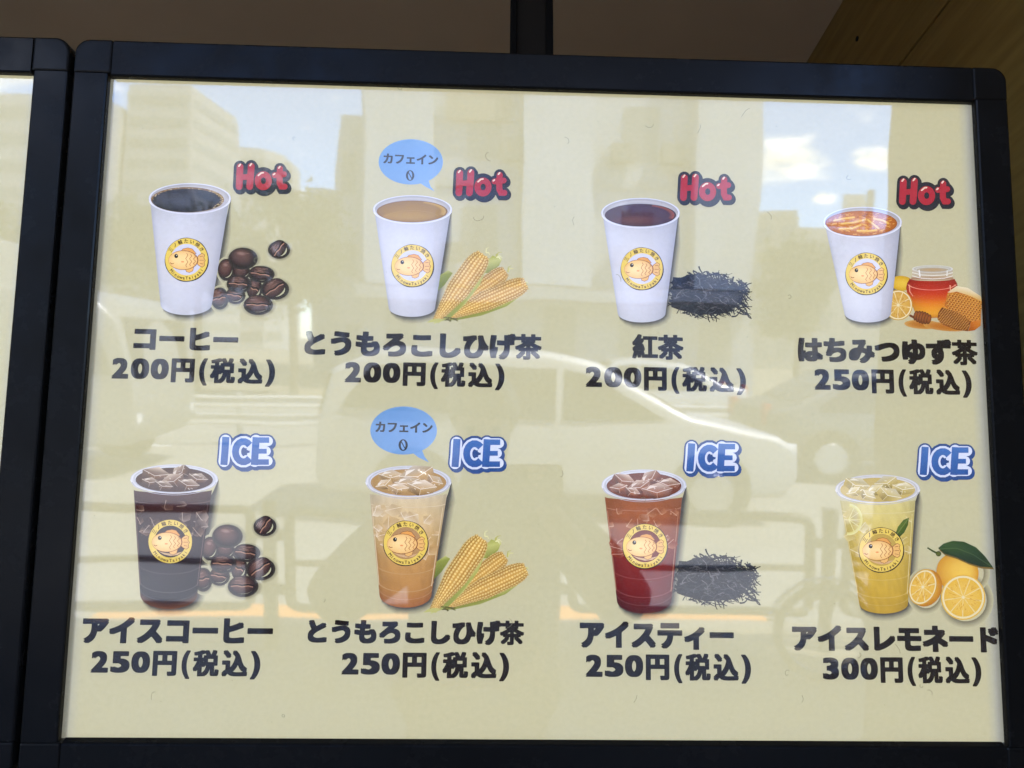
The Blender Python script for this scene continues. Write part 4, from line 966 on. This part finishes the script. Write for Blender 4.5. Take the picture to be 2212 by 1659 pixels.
for i, kx in enumerate((-1, 0, 1, 2, -2, -3, 3)):
    f = f0 if i == 0 else copy_tree(f0)
    f.location = (-1.146 + kx * FL, -3.33, 0); f.scale = (1, 1, 0.9)
    tag(f, 'grey pipe ' + flabels[i], 'fence', 'pipe fence sections along the kerb')

# ---- vehicles --------------------------------------------------------
M_glass = mat('tinted_glass', (0.012, 0.014, 0.016), 0.04, spec=0.6); M_tyre = mat('tyre_rubber', (0.012, 0.012, 0.012), 0.8)
M_rim = mat('alloy_rim', (0.55, 0.55, 0.56), 0.3, metal=0.9); M_lamp = mat('lamp_lens', (0.75, 0.76, 0.78), 0.08); M_red = mat('red_lens', (0.45, 0.02, 0.02), 0.15)
M_dark = mat('dark_trim', (0.015, 0.015, 0.015), 0.6)
def loft(b, prof, w, tumble):
    """side outline [(x, z)] swept across the width, drawn in towards the roof"""
    zmax = max(z for _, z in prof); rows = []
    for s in (-1, -0.93, -0.5, 0, 0.5, 0.93, 1):
        row = []
        for x, z in prof:
            t = max(0, (z - 0.85) / (zmax - 0.85)) if zmax > 0.9 else 0
            inset = (0.06 if abs(s) == 1 else 0)
            row.append(b.verts.new((x * (1 - 0.012 * abs(s) ** 3), s * w / 2 * (1 - tumble * t), z - (inset * 0.5 if z > 0.6 else -inset * 0.3))))
        rows.append(row)
    n = len(prof)
    for A, B in zip(rows, rows[1:]):
        for i in range(n): b.faces.new((A[i], A[(i + 1) % n], B[(i + 1) % n], B[i]))
    b.faces.new(rows[0]); b.faces.new(rows[-1][::-1])
def vehicle(name, label, cat, loc, face, prof, w, paint, side_win, screen, wheels, wr=0.31, tumble=0.14):
    root = empty(name, loc, 0 if face > 0 else pi); tag(root, label, cat)
    b = bmesh.new(); loft(b, prof, w, tumble); o = obj('body', b, paint, root, bevel=0.045, smooth=True)
    zmax = max(z for _, z in prof)
    def side(z): return w / 2 * (1 - tumble * max(0, (z - 0.85) / (zmax - 0.85)))
    for s in (-1, 1):
        for poly in side_win:
            b = bmesh.new(); A = [b.verts.new((x, s * (side(z) + 0.006), z)) for x, z in poly]; B = [b.verts.new((x, s * (side(z) - 0.03), z)) for x, z in poly]
            b.faces.new(A); b.faces.new(B[::-1]); n = len(A)
            for i in range(n): b.faces.new((A[i], A[(i + 1) % n], B[(i + 1) % n], B[i]))
            obj('side_window', b, M_glass, root)
    for nm, (x0, z0), (x1, z1) in screen:
        b = bmesh.new(); d = Vector((x1 - x0, 0, z1 - z0)).normalized(); nrm = Vector((d.z, 0, -d.x))
        if nrm.z < 0: nrm = -nrm
        v = []
        for off in (0.012, -0.03):
            v.append([b.verts.new(Vector((x, s * (side(z) - 0.10), z)) + nrm * off) for x, z, s in ((x0, z0, -1), (x0, z0, 1), (x1, z1, 1), (x1, z1, -1))])
        b.faces.new(v[0]); b.faces.new(v[1][::-1])
        for i in range(4): b.faces.new((v[0][i], v[0][(i + 1) % 4], v[1][(i + 1) % 4], v[1][i]))
        obj(nm, b, M_glass, root)
    for x in wheels:
        for s in (-1, 1):
            b = bmesh.new(); cyl(b, (x, s * (w / 2 - 0.085), wr), wr, 0.20, 'y', 28); t = obj('wheel', b, M_tyre, root, bevel=0.025)
            b = bmesh.new(); cyl(b, (x, s * (w / 2 + 0.005), wr), wr * 0.62, 0.03, 'y', 24); obj('rim', b, M_rim, t, bevel=0.01)
            b = bmesh.new(); cyl(b, (x, s * (w / 2 - 0.04), wr + 0.02), wr + 0.06, 0.10, 'y', 28); obj('wheel_arch', b, M_dark, root)
    xf = max(x for x, z in prof); xr = min(x for x, z in prof)
    for s in (-1, 1):
        b = bmesh.new(); box(b, xf - 0.16, xf - 0.02, s * (w / 2 - 0.26) - 0.16, s * (w / 2 - 0.26) + 0.16, 0.66, 0.80); obj('headlight', b, M_lamp, root, bevel=0.03)
        b = bmesh.new(); box(b, xr + 0.01, xr + 0.10, s * (w / 2 - 0.2) - 0.09, s * (w / 2 - 0.2) + 0.09, 0.78, 1.05); obj('tail_light', b, M_red, root, bevel=0.02)
    return root
def car_paint(name, c, r=0.22, metal=0.0):
    m = mat(name, c, r, metal=metal); m.node_tree.nodes['Principled BSDF'].inputs['Coat Weight'].default_value = 0.25; m.node_tree.nodes['Principled BSDF'].inputs['Coat Roughness'].default_value = 0.12; return m
van_prof = [(-2.25, 0.30), (2.20, 0.28), (2.33, 0.45), (2.30, 0.76), (2.08, 0.90), (1.25, 1.06), (0.35, 1.54), (-0.15, 1.65), (-1.75, 1.65), (-2.22, 1.48), (-2.34, 0.95), (-2.33, 0.45)]
van_win = [[(0.98, 1.04), (0.34, 1.42), (0.02, 1.49), (0.02, 1.04)], [(-0.06, 1.04), (-0.06, 1.50), (-1.0, 1.52), (-1.0, 1.04)], [(-1.08, 1.04), (-1.08, 1.52), (-1.80, 1.48), (-2.1, 1.08)]]
car_prof = [(-2.05, 0.30), (2.02, 0.28), (2.15, 0.45), (2.10, 0.68), (1.85, 0.80), (1.0, 0.92), (0.25, 1.40), (-0.2, 1.46), (-1.0, 1.44), (-1.75, 1.05), (-2.15, 0.98), (-2.18, 0.5)]
car_win = [[(0.75, 0.95), (0.2, 1.32), (-0.1, 1.36), (-0.1, 0.95)], [(-0.18, 0.95), (-0.18, 1.36), (-0.95, 1.34), (-1.45, 1.02), (-1.45, 0.95)]]
truck_prof = [(-3.3, 0.45), (2.9, 0.42), (3.05, 0.6), (3.05, 1.1), (2.85, 1.95), (2.55, 2.25), (1.35, 2.25), (1.30, 2.85), (-3.3, 2.85)]
truck_win = [[(2.75, 1.25), (2.6, 1.95), (1.75, 1.95), (1.75, 1.25)]]
vehicle('minivan', 'silver grey minivan passing right behind the fence, mirrored in the cover', 'minivan', (0.66, -7.55, -0.13), 1, van_prof, 1.78, car_paint('dark_grey_paint', (0.42, 0.43, 0.445), 0.56, 0.40), van_win, [('windscreen', (1.20, 1.09), (0.42, 1.50)), ('rear_window', (-2.24, 1.42), (-2.32, 1.05))], (1.42, -1.40), 0.33)
vehicle('sedan', 'slate grey sedan in the middle lane beyond the minivan', 'car', (5.6, -9.9, -0.13), 1, car_prof, 1.72, car_paint('slate_paint', (0.13, 0.14, 0.15), 0.35, 0.6), car_win, [('windscreen', (0.98, 0.94), (0.30, 1.36)), ('rear_window', (-1.02, 1.41), (-1.70, 1.07))], (1.3, -1.28))
vehicle('hatchback', 'silver car on the far lane between minivan and slate sedan', 'car', (2.6, -14.6, -0.13), -1, car_prof, 1.72, car_paint('silver_paint', (0.45, 0.46, 0.47)), car_win, [('windscreen', (0.98, 0.94), (0.30, 1.36)), ('rear_window', (-1.02, 1.41), (-1.70, 1.07))], (1.3, -1.28))
vehicle('box_truck', 'pale grey box truck in the middle lane at left of the minivan', 'truck', (-7.2, -9.6, -0.13), 1, truck_prof, 2.1, car_paint('truck_paint', (0.20, 0.205, 0.21), 0.3), truck_win, [('windscreen', (3.0, 1.2), (2.83, 1.98))], (2.0, -2.0), 0.38, 0.02)

# ---- white steel barrier along the middle of the road -----------------
br = empty('median_barrier', (0, -11.9, -0.13)); tag(br, 'white steel barrier with two beams along the middle of the road', 'barrier')
M_beam = mat('barrier_paint', (0.50, 0.50, 0.49), 0.35, spec=0.6)
for z in (0.42, 0.70):
    b = bmesh.new(); prism(b, [(-0.02, z - 0.10), (0.03, z - 0.07), (-0.005, z), (0.03, z + 0.07), (-0.02, z + 0.10), (-0.04, z)], -22, 22, 'x'); obj('beam', b, M_beam, br)
for x in range(-22, 23, 2):
    b = bmesh.new(); cyl(b, (x, -0.10, 0.42), 0.055, 0.84, seg=12); obj('post', b, M_beam, br)

# ---- bicycle leaning by the wood wall's end ---------------------------
def bicycle(loc, rz):
    root = empty('bicycle', loc, rz); root.scale = (0.88, 0.88, 0.88); tag(root, 'small black city bicycle parked by the fence, mirrored beside the lemonade', 'bicycle')
    M_steel = mat('bicycle_steel', (0.55, 0.55, 0.56), 0.25, metal=1.0); M_bf = mat('bicycle_paint', (0.02, 0.02, 0.022), 0.3)
    for x in (0.0, 1.0):
        b = bmesh.new(); tube(b, [(x + 0.255 * cos(2 * pi * i / 36), 0, 0.275 + 0.255 * sin(2 * pi * i / 36)) for i in range(36)], 0.021, 8, closed=True); w = obj('wheel', b, M_tyre, root, smooth=True)
        b = bmesh.new(); tube(b, [(x + 0.232 * cos(2 * pi * i / 36), 0, 0.275 + 0.232 * sin(2 * pi * i / 36)) for i in range(36)], 0.010, 6, closed=True); obj('rim', b, M_steel, w, smooth=True)
        b = bmesh.new()
        for i in range(14):
            a = 2 * pi * i / 14; tube(b, [(x, 0, 0.275), (x + 0.23 * cos(a), 0, 0.275 + 0.23 * sin(a))], 0.0016, 4)
        cyl(b, (x, 0, 0.275), 0.02, 0.08, 'y', 10); obj('spokes', b, M_steel, w)
        b = bmesh.new(); tube(b, [(x + 0.30 * cos(radians(a)), 0, 0.275 + 0.30 * sin(radians(a))) for a in range(20, 171, 10)], 0.012, 6); obj('mudguard', b, M_steel, root, smooth=True)
    b = bmesh.new()
    for p in ([(0, 0, 0.275), (0.12, 0, 0.62), (0.16, 0, 0.78)], [(0.12, 0, 0.62), (0.48, 0, 0.27)], [(0.14, 0, 0.70), (0.58, 0, 0.52)], [(0.48, 0, 0.27), (0.64, 0, 0.72)], [(0.48, 0, 0.27), (1.0, 0, 0.275)], [(0.60, 0, 0.58), (1.0, 0, 0.275)]): tube(b, p, 0.016, 8)
    obj('frame', b, M_bf, root, smooth=True)
    b = bmesh.new(); tube(b, [(0.30, -0.27, 0.95), (0.20, -0.20, 0.97), (0.16, -0.06, 0.93), (0.16, 0, 0.80), (0.16, 0.06, 0.93), (0.20, 0.20, 0.97), (0.30, 0.27, 0.95)], 0.012, 8); obj('handlebar', b, M_steel, root, smooth=True)
    b = bmesh.new(); v = box(b, 0.55, 0.80, -0.09, 0.09, 0.74, 0.80)
    for q in v:
        if q.co.x < 0.6: q.co.y *= 0.35
    obj('saddle', b, M_bf, root, bevel=0.025)
    b = bmesh.new(); cyl(b, (0.48, 0.04, 0.27), 0.075, 0.012, 'y', 20)
    for s in (-1, 1): box(b, 0.40 if s > 0 else 0.50, 0.46 if s > 0 else 0.56, s * 0.09 - 0.04, s * 0.09 + 0.04, 0.27 - s * 0.14 - 0.012, 0.27 - s * 0.14 + 0.012); tube(b, [(0.48, s * 0.05, 0.27), (0.48 - s * 0.04, s * 0.05, 0.27 - s * 0.14)], 0.008, 6)
    obj('pedals', b, M_steel, root)
    b = bmesh.new(); tube(b, [(1.0, 0.06, 0.29), (1.06, 0.13, 0.0)], 0.009, 6); obj('stand', b, M_steel, root)
bicycle((1.58, -2.97, 0.0), 0.06)

# ---- buildings -------------------------------------------------------
M_win = mat('window_glass', (0.14, 0.145, 0.15), 0.2, spec=0.5); M_slab = mat('balcony_concrete', (0.27, 0.29, 0.33), 0.85)
def building(label, loc, foot, h, color, floors, wins, rz=0.0, top=None, cat='building', balc=False):
    """foot = outline (x, y) anticlockwise seen from above; wins = [(edge index, count, width, height)]"""
    root = empty('apartment_block', loc, rz); tag(root, label, cat)
    m = mat('render_' + str(len(MATS)), color, 0.85, noise=(0.6, 0.08))
    b = bmesh.new(); prism(b, foot, 0, h, 'z'); obj('walls', b, m, root)
    cx = sum(p[0] for p in foot) / len(foot); cy = sum(p[1] for p in foot) / len(foot)
    b = bmesh.new(); prism(b, [(cx + (x - cx) * 0.97, cy + (y - cy) * 0.97) for x, y in foot], h + 0.002, h + 0.5, 'z'); obj('parapet', b, m, root)
    fh = h / floors; src = None; cnt = 0
    for e, n, ww_, wh in wins:
        x0, y0 = foot[e]; x1, y1 = foot[(e + 1) % len(foot)]; L = math.hypot(x1 - x0, y1 - y0); ang = math.atan2(y1 - y0, x1 - x0); src = None
        for f in range(floors):
            for i in range(n):
                if cnt > 96: break
                cnt += 1
                if src is None:
                    b = bmesh.new(); box(b, -ww_ / 2, ww_ / 2, -0.04, 0.06, 0, wh); o = src = obj('window', b, M_win, root)
                else:
                    o = src.copy(); COL.objects.link(o)
                t = (i + 0.5) / n; o.location = (x0 + (x1 - x0) * t, y0 + (y1 - y0) * t, f * fh + fh * 0.32); o.rotation_euler = (0, 0, ang)
    if balc:
        e = balc; x0, y0 = foot[e]; x1, y1 = foot[(e + 1) % len(foot)]; L = math.hypot(x1 - x0, y1 - y0); ang = math.atan2(y1 - y0, x1 - x0)
        for f in range(1, floors):
            b = bmesh.new(); box(b, 0.3, L - 0.3, -0.05, 0.9, 0, 0.14); box(b, 0.3, L - 0.3, 0.8, 0.9, 0.143, 1.0); o = obj('balcony', b, M_slab, root); o.location = (x0, y0, f * fh); o.rotation_euler = (0, 0, ang)
    return root
M_hd = mat('hoarding_steel', (0.10, 0.10, 0.10), 0.6)
# the big block straight across the road (its roof is above what the board mirrors)
big = building('large pale office block across the road with stacked window bays', (-4.2, -25, 0), [(12.8, 0), (0, 0), (0, -14), (12.8, -14)], 26, (0.30, 0.335, 0.40), 8, [(0, 5, 1.1, 1.7)])
for x0, x1, z0, z1, c in ((0.2, 2.3, 3.4, 25.0, (0.36, 0.40, 0.47)), (5.1, 7.4, 3.4, 25.0, (0.37, 0.405, 0.47)), (10.6, 12.6, 3.4, 25.0, (0.35, 0.385, 0.44))):
    b = bmesh.new(); box(b, x0, x1, 0.10, 0.75, z0, z1); obj('bay', b, mat('bay_%d' % int(x0 * 10), c, 0.8, noise=(0.5, 0.1)), big)
for z in range(1, 8):
    b = bmesh.new(); box(b, 0.0, 12.8, 0.002, 0.09, z * 3.25 + 0.2, z * 3.25 + 0.42); obj('ledge', b, M_slab, big)
for x, z in ((2.6, 5.1), (4.4, 8.4), (8.1, 5.1), (9.6, 8.4), (8.0, 8.4)):
    b = bmesh.new(); box(b, x, x + 0.75, 0.1, 0.5, z - 1.0, z - 0.35); obj('air_conditioner', b, M_hd, big, bevel=0.03)
b = bmesh.new(); tube(b, [(4.95, 0.12, 0.5), (4.95, 0.12, 24)], 0.07, 8); obj('downpipe', b, M_slab, big)
b = bmesh.new(); box(b, 2.7, 4.7, 0.12, 0.3, 8.6, 9.5); obj('signboard', b, mat('faded_sign', (0.18, 0.15, 0.12), 0.7), big)
b = bmesh.new(); box(b, 0.0, 12.8, 0.10, 1.3, 2.9, 3.3); obj('canopy', b, M_slab, big)
building('low annex with stepped balconies left of the large office block', (-5.0, -25.4, 0), [(0.75, 0), (0, 0), (0, -9), (0.75, -9)], 8.3, (0.28, 0.31, 0.36), 3, [(0, 1, 0.4, 1.2)], balc=False)
building('tall beige tower receding along the left side street', (-21.2, -56.1, 0), [(0, 0), (-4.8, -0.4), (-4.8, -9.4), (0.7, -8.6)], 18.9, (0.27, 0.275, 0.29), 12, [(0, 1, 4.2, 0.7), (3, 1, 7.8, 0.7)])
building('lower beige block attached left of the tall tower', (-26.3, -54.5, 0), [(0, 0), (-14, 0), (-14, -12), (0, -12)], 17.2, (0.27, 0.275, 0.29), 10, [(0, 3, 3.8, 0.75)])
building('far rounded tower behind the tall beige one', (-24.1, -90, 0), [(0.3, -2.0), (-1.4, 0), (-4.6, 0.0), (-7, 0), (-7, -10), (0.3, -10)], 22.3, (0.32, 0.32, 0.32), 8, [(1, 1, 2.8, 1.2), (0, 1, 2.0, 1.2)])
building('grey blocky house between tower and annex', (-6.9, -36, 0), [(-0.2, 0), (-1.3, 0), (-1.3, -8), (-0.2, -8)], 8.0, (0.25, 0.25, 0.24), 3, [])
building('grey house with stepped roof left of the annex', (-5.95, -34, 0), [(0.4, 0), (-0.75, 0), (-0.75, -8), (0.4, -8)], 9.0, (0.27, 0.265, 0.25), 3, [(0, 1, 0.5, 1.0)])
building('low rooftops right of the large office block', (20.4, -60, 0), [(3.2, 0), (-3.6, 0), (-3.6, -10), (3.2, -10)], 11.7, (0.24, 0.23, 0.20), 4, [(0, 4, 1.0, 1.3)])
building('wider low building at the far right with a rooftop hoarding', (27.4, -61, 0), [(12, 0), (-3.6, 0), (-3.6, -10), (12, -10)], 10.6, (0.27, 0.265, 0.24), 4, [(0, 8, 1.0, 1.3)])
# hoarding on the far roof
hb = empty('roof_hoarding', (28.9, -62, 10.6)); tag(hb, 'rooftop advertising frame on the low building at far right', 'hoarding')
M_hd = mat('hoarding_steel', (0.10, 0.10, 0.10), 0.6)
b = bmesh.new(); box(b, -0.9, 0.7, -0.1, 0.1, 1.3, 3.1); obj('panel', b, mat('hoarding_panel', (0.32, 0.31, 0.28), 0.6), hb)
for x in (-0.5, 0.4): b = bmesh.new(); box(b, x - 0.06, x + 0.06, -0.08, 0.08, 0.0, 1.297); obj('leg', b, M_hd, hb)
b = bmesh.new(); box(b, 0.9, 1.35, -0.15, 0.15, 0.0, 3.5); obj('mast', b, M_hd, hb)
b = bmesh.new(); box(b, -2.0, 0.88, -0.5, 0.5, 0.85, 1.05); obj('walkway', b, M_hd, hb)

# ---- trees on the far pavement --------------------------------------
M_bark = mat('bark', (0.07, 0.055, 0.04), 0.9, noise=(8, 0.3)); M_leaf = mat('leaves', (0.10, 0.125, 0.065), 0.6, noise=(3, 0.4))
def tree(label, loc, h, r, seed):
    rn = random.Random(seed); root = empty('street_tree', loc); tag(root, label, 'tree', 'street trees on the far pavement')
    b = bmesh.new(); tube(b, [(0, 0, 0), (0.05, 0, h * 0.3), (0, 0.05, h * 0.62)], 0.11, 8)
    for i in range(6):
        a = rn.uniform(0, 2 * pi); tube(b, [(0, 0.03, h * rn.uniform(0.4, 0.6)), (r * 0.35 * cos(a), r * 0.35 * sin(a), h * 0.68), (r * 0.7 * cos(a), r * 0.7 * sin(a), h * rn.uniform(0.72, 0.9))], 0.04, 6)
    obj('trunk', b, M_bark, root)
    b = bmesh.new(); clumps = [(Vector((rn.gauss(0, r * 0.45), rn.gauss(0, r * 0.45), h * rn.uniform(0.5, 0.95))), rn.uniform(0.3, 0.55) * r) for _ in range(16)]
    for i in range(2600):
        c, cr = rn.choice(clumps); p = c + Vector((rn.gauss(0, 1), rn.gauss(0, 1), rn.gauss(0, 0.8))) * cr * 0.55
        u = Vector((rn.gauss(0, 1), rn.gauss(0, 1), rn.gauss(0, 1))).normalized() * 0.12; v = u.orthogonal().normalized() * 0.08
        b.faces.new([b.verts.new(p + q) for q in (u, v, -u, -v)])
    me = bpy.data.meshes.new('crown'); b.to_mesh(me); b.free(); me.materials.append(M_leaf); o = bpy.data.objects.new('crown', me); COL.objects.link(o); o.parent = root
tree('bushy street tree in front of the annex', (-5.4, -21, 0), 5.6, 1.5, 1)
tree('street tree before the far rounded tower', (-8.3, -22, 0), 5.0, 1.5, 2)
tree('street tree before the tall beige tower', (-11.6, -21.5, 0), 5.2, 1.7, 3)
tree('small street tree at the right corner of the office block', (8.9, -22, 0), 4.6, 1.1, 4)

# ---- the photographer, a dark shape in the acrylic -------------------
def person(loc):
    bx, by = loc
    J = {'pelvis': (0, -0.06, 0.93, .175, .125), 'waist': (0, -0.06, 1.08, .17, .12), 'chest': (0, -0.05, 1.26, .185, .125), 'neck0': (0, -0.04, 1.40, .075, .07), 'neck': (0, -0.03, 1.47, .058, .058), 'head0': (0, -0.01, 1.55, .072, .085), 'head': (0, 0.0, 1.62, .076, .092), 'head1': (0, -0.01, 1.69, .055, .065)}
    Ed = [('pelvis', 'waist'), ('waist', 'chest'), ('chest', 'neck0'), ('neck0', 'neck'), ('neck', 'head0'), ('head0', 'head'), ('head', 'head1')]
    for s, n in ((-1, 'l'), (1, 'r')):
        J.update({'sh' + n: (s * .20, -.05, 1.36, .070, .070), 'el' + n: (s * .38, .08, 1.16, .052, .052), 'wr' + n: (s * .085 + .055, .34, 1.46, .030, .028), 'pa' + n: (s * .078 + .055, .37, 1.515, .034, .020),
                  'hip' + n: (s * .09, -.06, .88, .10, .10), 'kn' + n: (s * .11, -.04, .49, .066, .066), 'an' + n: (s * .12, -.07, .09, .045, .045), 'to' + n: (s * .14, .10, .04, .042, .034)})
        Ed += [('chest', 'sh' + n), ('sh' + n, 'el' + n), ('el' + n, 'wr' + n), ('wr' + n, 'pa' + n), ('pelvis', 'hip' + n), ('hip' + n, 'kn' + n), ('kn' + n, 'an' + n), ('an' + n, 'to' + n)]
        for i in range(5):
            t = (i - 1.5)
            a, b_, c = ('f%d%s%s' % (i, q, n) for q in 'abc')
            if i < 4:
                J[a] = (s * .080 + .055 + s * .004, .395 - .004 * t, 1.535 - t * .016, .0095, .009); J[b_] = (s * .060 + .055, .425, 1.54 - t * .017, .0085, .008); J[c] = (s * .038 + .055, .424, 1.54 - t * .017, .0075, .007)
            else:
                J[a] = (s * .066 + .055, .365, 1.535, .011, .010); J[b_] = (s * .05 + .055, .372, 1.555, .009, .009); J[c] = (s * .035 + .055, .376, 1.565, .008, .008)
            Ed += [('pa' + n, a), (a, b_), (b_, c)]
    keys = list(J); me = bpy.data.meshes.new('person'); me.from_pydata([J[q][:3] for q in keys], [(keys.index(a), keys.index(b)) for a, b in Ed], [])
    o = bpy.data.objects.new('person', me); COL.objects.link(o); o.location = (bx, by, 0)
    sk = o.modifiers.new('skin', 'SKIN'); sk.use_smooth_shade = True
    if not me.skin_vertices: me.attributes.new('skin', 'INT', 'POINT')
    for i, q in enumerate(keys): me.skin_vertices[0].data[i].radius = J[q][3:5]; me.skin_vertices[0].data[i].use_root = (q == 'pelvis')
    sb = o.modifiers.new('sub', 'SUBSURF'); sb.levels = 1; sb.render_levels = 2
    me.materials.append(mat('skin_tone', (0.36, 0.20, 0.13), 0.55))
    tag(o, 'person in dark clothes raising a phone with both hands, mirrored in the cover', 'person')
    return o, J
def clothe(name, J, edges, grow, color, parent):
    keys = sorted({q for e in edges for q in e}, key=list(J).index)
    me = bpy.data.meshes.new(name); me.from_pydata([J[q][:3] for q in keys], [(keys.index(a), keys.index(b)) for a, b in edges], [])
    o = bpy.data.objects.new(name, me); COL.objects.link(o); o.parent = parent
    sk = o.modifiers.new('skin', 'SKIN'); sk.use_smooth_shade = True
    for i, q in enumerate(keys):
        me.skin_vertices[0].data[i].radius = (J[q][3] + grow, J[q][4] + grow); me.skin_vertices[0].data[i].use_root = (i == 0)
    sb = o.modifiers.new('sub', 'SUBSURF'); sb.levels = 1; sb.render_levels = 2
    me.materials.append(mat(name + '_cloth', color, 0.9, noise=(20, 0.1))); return o
pr, J = person((CAM_W.x - 0.01, CAM_W.y - 0.385)); pr.scale = (0.88, 0.88, 0.88)
for n in 'lr':
    J['cu' + n] = tuple(0.25 * a + 0.75 * b for a, b in zip(J['el' + n], J['wr' + n]))
clothe('shirt', J, [('pelvis', 'waist'), ('waist', 'chest'), ('chest', 'neck0'), ('chest', 'shl'), ('shl', 'ell'), ('ell', 'cul'), ('chest', 'shr'), ('shr', 'elr'), ('elr', 'cur')], 0.03, (0.02, 0.021, 0.024), pr)
clothe('trousers', J, [('pelvis', 'hipl'), ('hipl', 'knl'), ('knl', 'anl'), ('pelvis', 'hipr'), ('hipr', 'knr'), ('knr', 'anr')], 0.012, (0.03, 0.03, 0.035), pr)
b = bmesh.new(); q = bmesh.ops.create_uvsphere(b, u_segments=24, v_segments=16, radius=1.0)
for v in q['verts']:
    v.co = Vector((v.co.x * 0.092, v.co.y * 0.108 - 0.012, v.co.z * 0.10 + 1.655))
bmesh.ops.delete(b, geom=[v for v in b.verts if v.co.z < 1.62 and v.co.y > 0.0 or v.co.z < 1.57], context='VERTS')
obj('hair', b, mat('black_hair', (0.012, 0.010, 0.009), 0.5), pr, smooth=True)
for s in (-1, 1):
    b = bmesh.new(); q = bmesh.ops.create_uvsphere(b, u_segments=12, v_segments=8, radius=0.012)
    for v in q['verts']: v.co += Vector((s * 0.032, 0.088, 1.605))
    obj('eye', b, mat('eye', (0.03, 0.02, 0.02), 0.2), pr, smooth=True)
# the phone it holds: the camera looks out of its back
ph = empty('smartphone', mw=Matrix.Translation(CAM_W) @ rot)
tag(ph, 'black smartphone held up in both hands by the photographer', 'smartphone')
b = bmesh.new(); box(b, -0.012, 0.136, -0.062, 0.012, 0.010, 0.018); obj('case', b, mat('phone_case', (0.012, 0.012, 0.014), 0.4), ph, bevel=0.003)
b = bmesh.new(); box(b, -0.007, 0.131, -0.057, 0.007, 0.0182, 0.0186); obj('screen', b, mat('phone_screen', (0.01, 0.01, 0.01), 0.08), ph)
